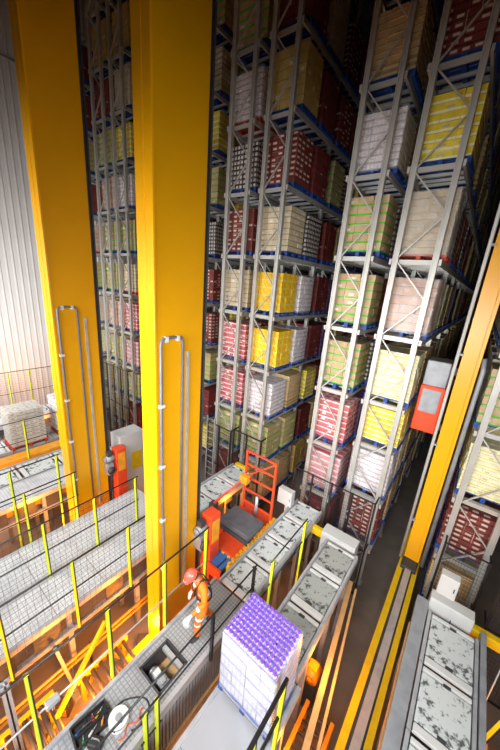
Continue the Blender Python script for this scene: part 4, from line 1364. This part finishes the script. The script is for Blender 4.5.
for s, el, wr in ((1, (0.27, -0.13, 1.12), (0.24, -0.34, 0.98)), (-1, (-0.27, 0.0, 1.12), (-0.25, -0.14, 0.88))):
    sp = add((s * 0.17, -0.10, 1.37), 0.078, sh)
    um = add(tuple((Vector((s * 0.19, -0.1, 1.36)) + Vector(el)) / 2 + Vector((s * 0.02, 0, 0))), 0.064, sp)
    e2 = add(el, 0.054, um)
    fm = add(tuple((Vector(el) + Vector(wr)) / 2), 0.05, e2)
    w2 = add(wr, 0.036, fm)
    d = (Vector(wr) - Vector(el)).normalized()
    HANDS.append((s, Vector(wr), d, w2))
for s, wr, d, w2 in HANDS:
    lat = d.cross(Vector((0, 0, 1))).normalized() * s
    nrm = lat.cross(d).normalized()
    pa = add(tuple(wr + d * 0.05), (0.038, 0.024), w2)
    pe = add(tuple(wr + d * 0.085), (0.04, 0.02), pa)
    for q, ln in ((-0.030, 0.062), (-0.010, 0.075), (0.011, 0.07), (0.031, 0.055)):
        b0 = add(tuple(wr + d * 0.10 + lat * q), 0.0105, pe)
        dn = Vector((0, 0, -1))
        b1 = add(tuple(wr + d * (0.10 + ln * 0.45) + lat * q + dn * 0.012), 0.0095, b0)
        add(tuple(wr + d * (0.10 + ln * 0.8) + lat * q + dn * 0.04), 0.0085, b1)
    t0 = add(tuple(wr + d * 0.05 - lat * 0.035), 0.012, pa)
    t1 = add(tuple(wr + d * 0.08 - lat * 0.055 + Vector((0, 0, -0.012))), 0.0105, t0)
    add(tuple(wr + d * 0.105 - lat * 0.05 + Vector((0, 0, -0.025))), 0.009, t1)
bodym = [MT['hivis'], MT['skin'], MT['band'], MT['boot'], MT['glove']]
try:
    body_o = skinned('body', V, E_, R_, pel, bodym, person)
except Exception as ex:
    print('SKIN FAILED', ex)
    raise
wrists = [h[1] for h in HANDS]
for p in body_o.data.polygons:
    c = p.center
    mi = 0
    if c.z > 1.475 and abs(c.x) < 0.14:
        mi = 1
    elif c.z < 0.17 and not (c.y > 0.1 and c.z > 0.20):
        mi = 3
    else:
        for s, wr, d, _ in HANDS:
            if (c - wr).dot(d) > 0.0 and (c - wr).length < 0.24:
                mi = 4
        if mi == 0 and abs(c.x) < 0.2 and (1.02 < c.z < 1.075):
            mi = 2
        if mi == 0 and (0.42 < c.z < 0.47 or 0.56 < c.z < 0.61):
            mi = 2
        for s, wr, d, _ in HANDS:
            tt = (c - wr).dot(d)
            if mi == 0 and -0.16 < tt < -0.11 and (c - wr).length < 0.2:
                mi = 2
    p.material_index = mi
# face
hc = Vector((0, -0.265, 1.60))
rot = Matrix.Translation(hc) @ Matrix.Rotation(math.radians(38), 4, 'X')


def hput(mb, name, mm, sm=True, par=person):
    mb.v = [tuple(rot @ Vector(v)) for v in mb.v]
    return mb.obj(name, MT[mm], par, sm)


for s in (-1, 1):
    hput(MB().sphere((s * 0.032, -0.088, 0.0), 0.012, 10, 6), 'eye', 'white')
    hput(MB().sphere((s * 0.085, 0.0, -0.01), 0.026, 10, 6, sc=(0.35, 0.8, 1.2)), 'ear', 'skin')
hput(MB().sphere((0, -0.10, -0.03), 0.016, 10, 6, sc=(0.8, 1.2, 1.4)), 'nose', 'skin')
hput(MB().sphere((0, -0.088, -0.065), 0.02, 10, 6, sc=(1.2, 0.4, 0.3)), 'mouth', 'redpallet')
hput(MB().sphere((0, 0.02, -0.015), 0.092, 16, 8, sc=(1, 1.05, 0.9), v0=0.3, v1=0.7), 'hair', 'boot')
hm = hput(MB().sphere((0, 0.005, 0.03), 0.118, 22, 10, sc=(0.95, 1.15, 0.95), v0=0, v1=0.52), 'helmet', 'helmet')
hput(MB().sphere((0, -0.075, 0.028), 0.10, 18, 4, sc=(0.95, 0.95, 0.10)), 'peak', 'helmet', True, hm)
hput(MB().tube([(0, -0.125, 0.06), (0, -0.07, 0.132), (0, 0.01, 0.147), (0, 0.09, 0.125), (0, 0.135, 0.06)], 0.012, 8), 'ridge', 'helmet', True, hm)
hput(MB().box((-0.03, -0.134, 0.05), (0.03, -0.128, 0.085)), 'badge', 'white', False, hm)


def ring(cx, cy, z, rx, ry, r, tilt=0, n=24, a0=0.0, a1=2 * math.pi):
    return [(cx + rx * math.cos(a0 + (a1 - a0) * i / n), cy + ry * math.sin(a0 + (a1 - a0) * i / n), z + tilt * math.sin(a0 + (a1 - a0) * i / n)) for i in range(n)]


MB().tube(ring(0, -0.005, 1.0, 0.168, 0.142, 0.018), 0.017, 8, closed=True).obj('tool_belt', MT['black'], person, True)
for s in (-1, 1):
    MB().tube([(s * 0.10, -0.19, 1.08), (s * 0.105, -0.215, 1.25), (s * 0.095, -0.19, 1.40), (s * 0.085, -0.12, 1.475), (s * 0.06, -0.01, 1.43), (s * 0.03, 0.085, 1.25), (s * 0.08, 0.12, 1.06)], 0.014, 8).obj('harness_strap', MT['boot'], person, True)
MB().box((-0.24, -0.03, 0.80), (-0.155, 0.09, 0.98)).obj('belt_pouch', MT['rubber'], person, bevel=0.02)
rag = thing('rag_bundle', 'pale grey cloth bundle held in the worker\'s hand', 'cloth', (0, 0, 0))
wpos = Matrix.Translation(person.location) @ Matrix.Rotation(person.rotation_euler.z, 4, 'Z') @ (HANDS[0][1] + HANDS[0][2] * 0.12)
rag.location = wpos + Vector((0, 0, -0.12))
mb = MB().sphere((0, 0, 0.03), 0.085, 14, 8, sc=(1, 0.7, 1.25))
mb.v = [(v[0] * (1 + 0.12 * math.sin(v[2] * 60)), v[1] * (1 + 0.15 * math.cos(v[2] * 45 + v[0] * 30)), v[2]) for v in mb.v]
mb.obj('folded_cloth', MT['glove'], rag, True)
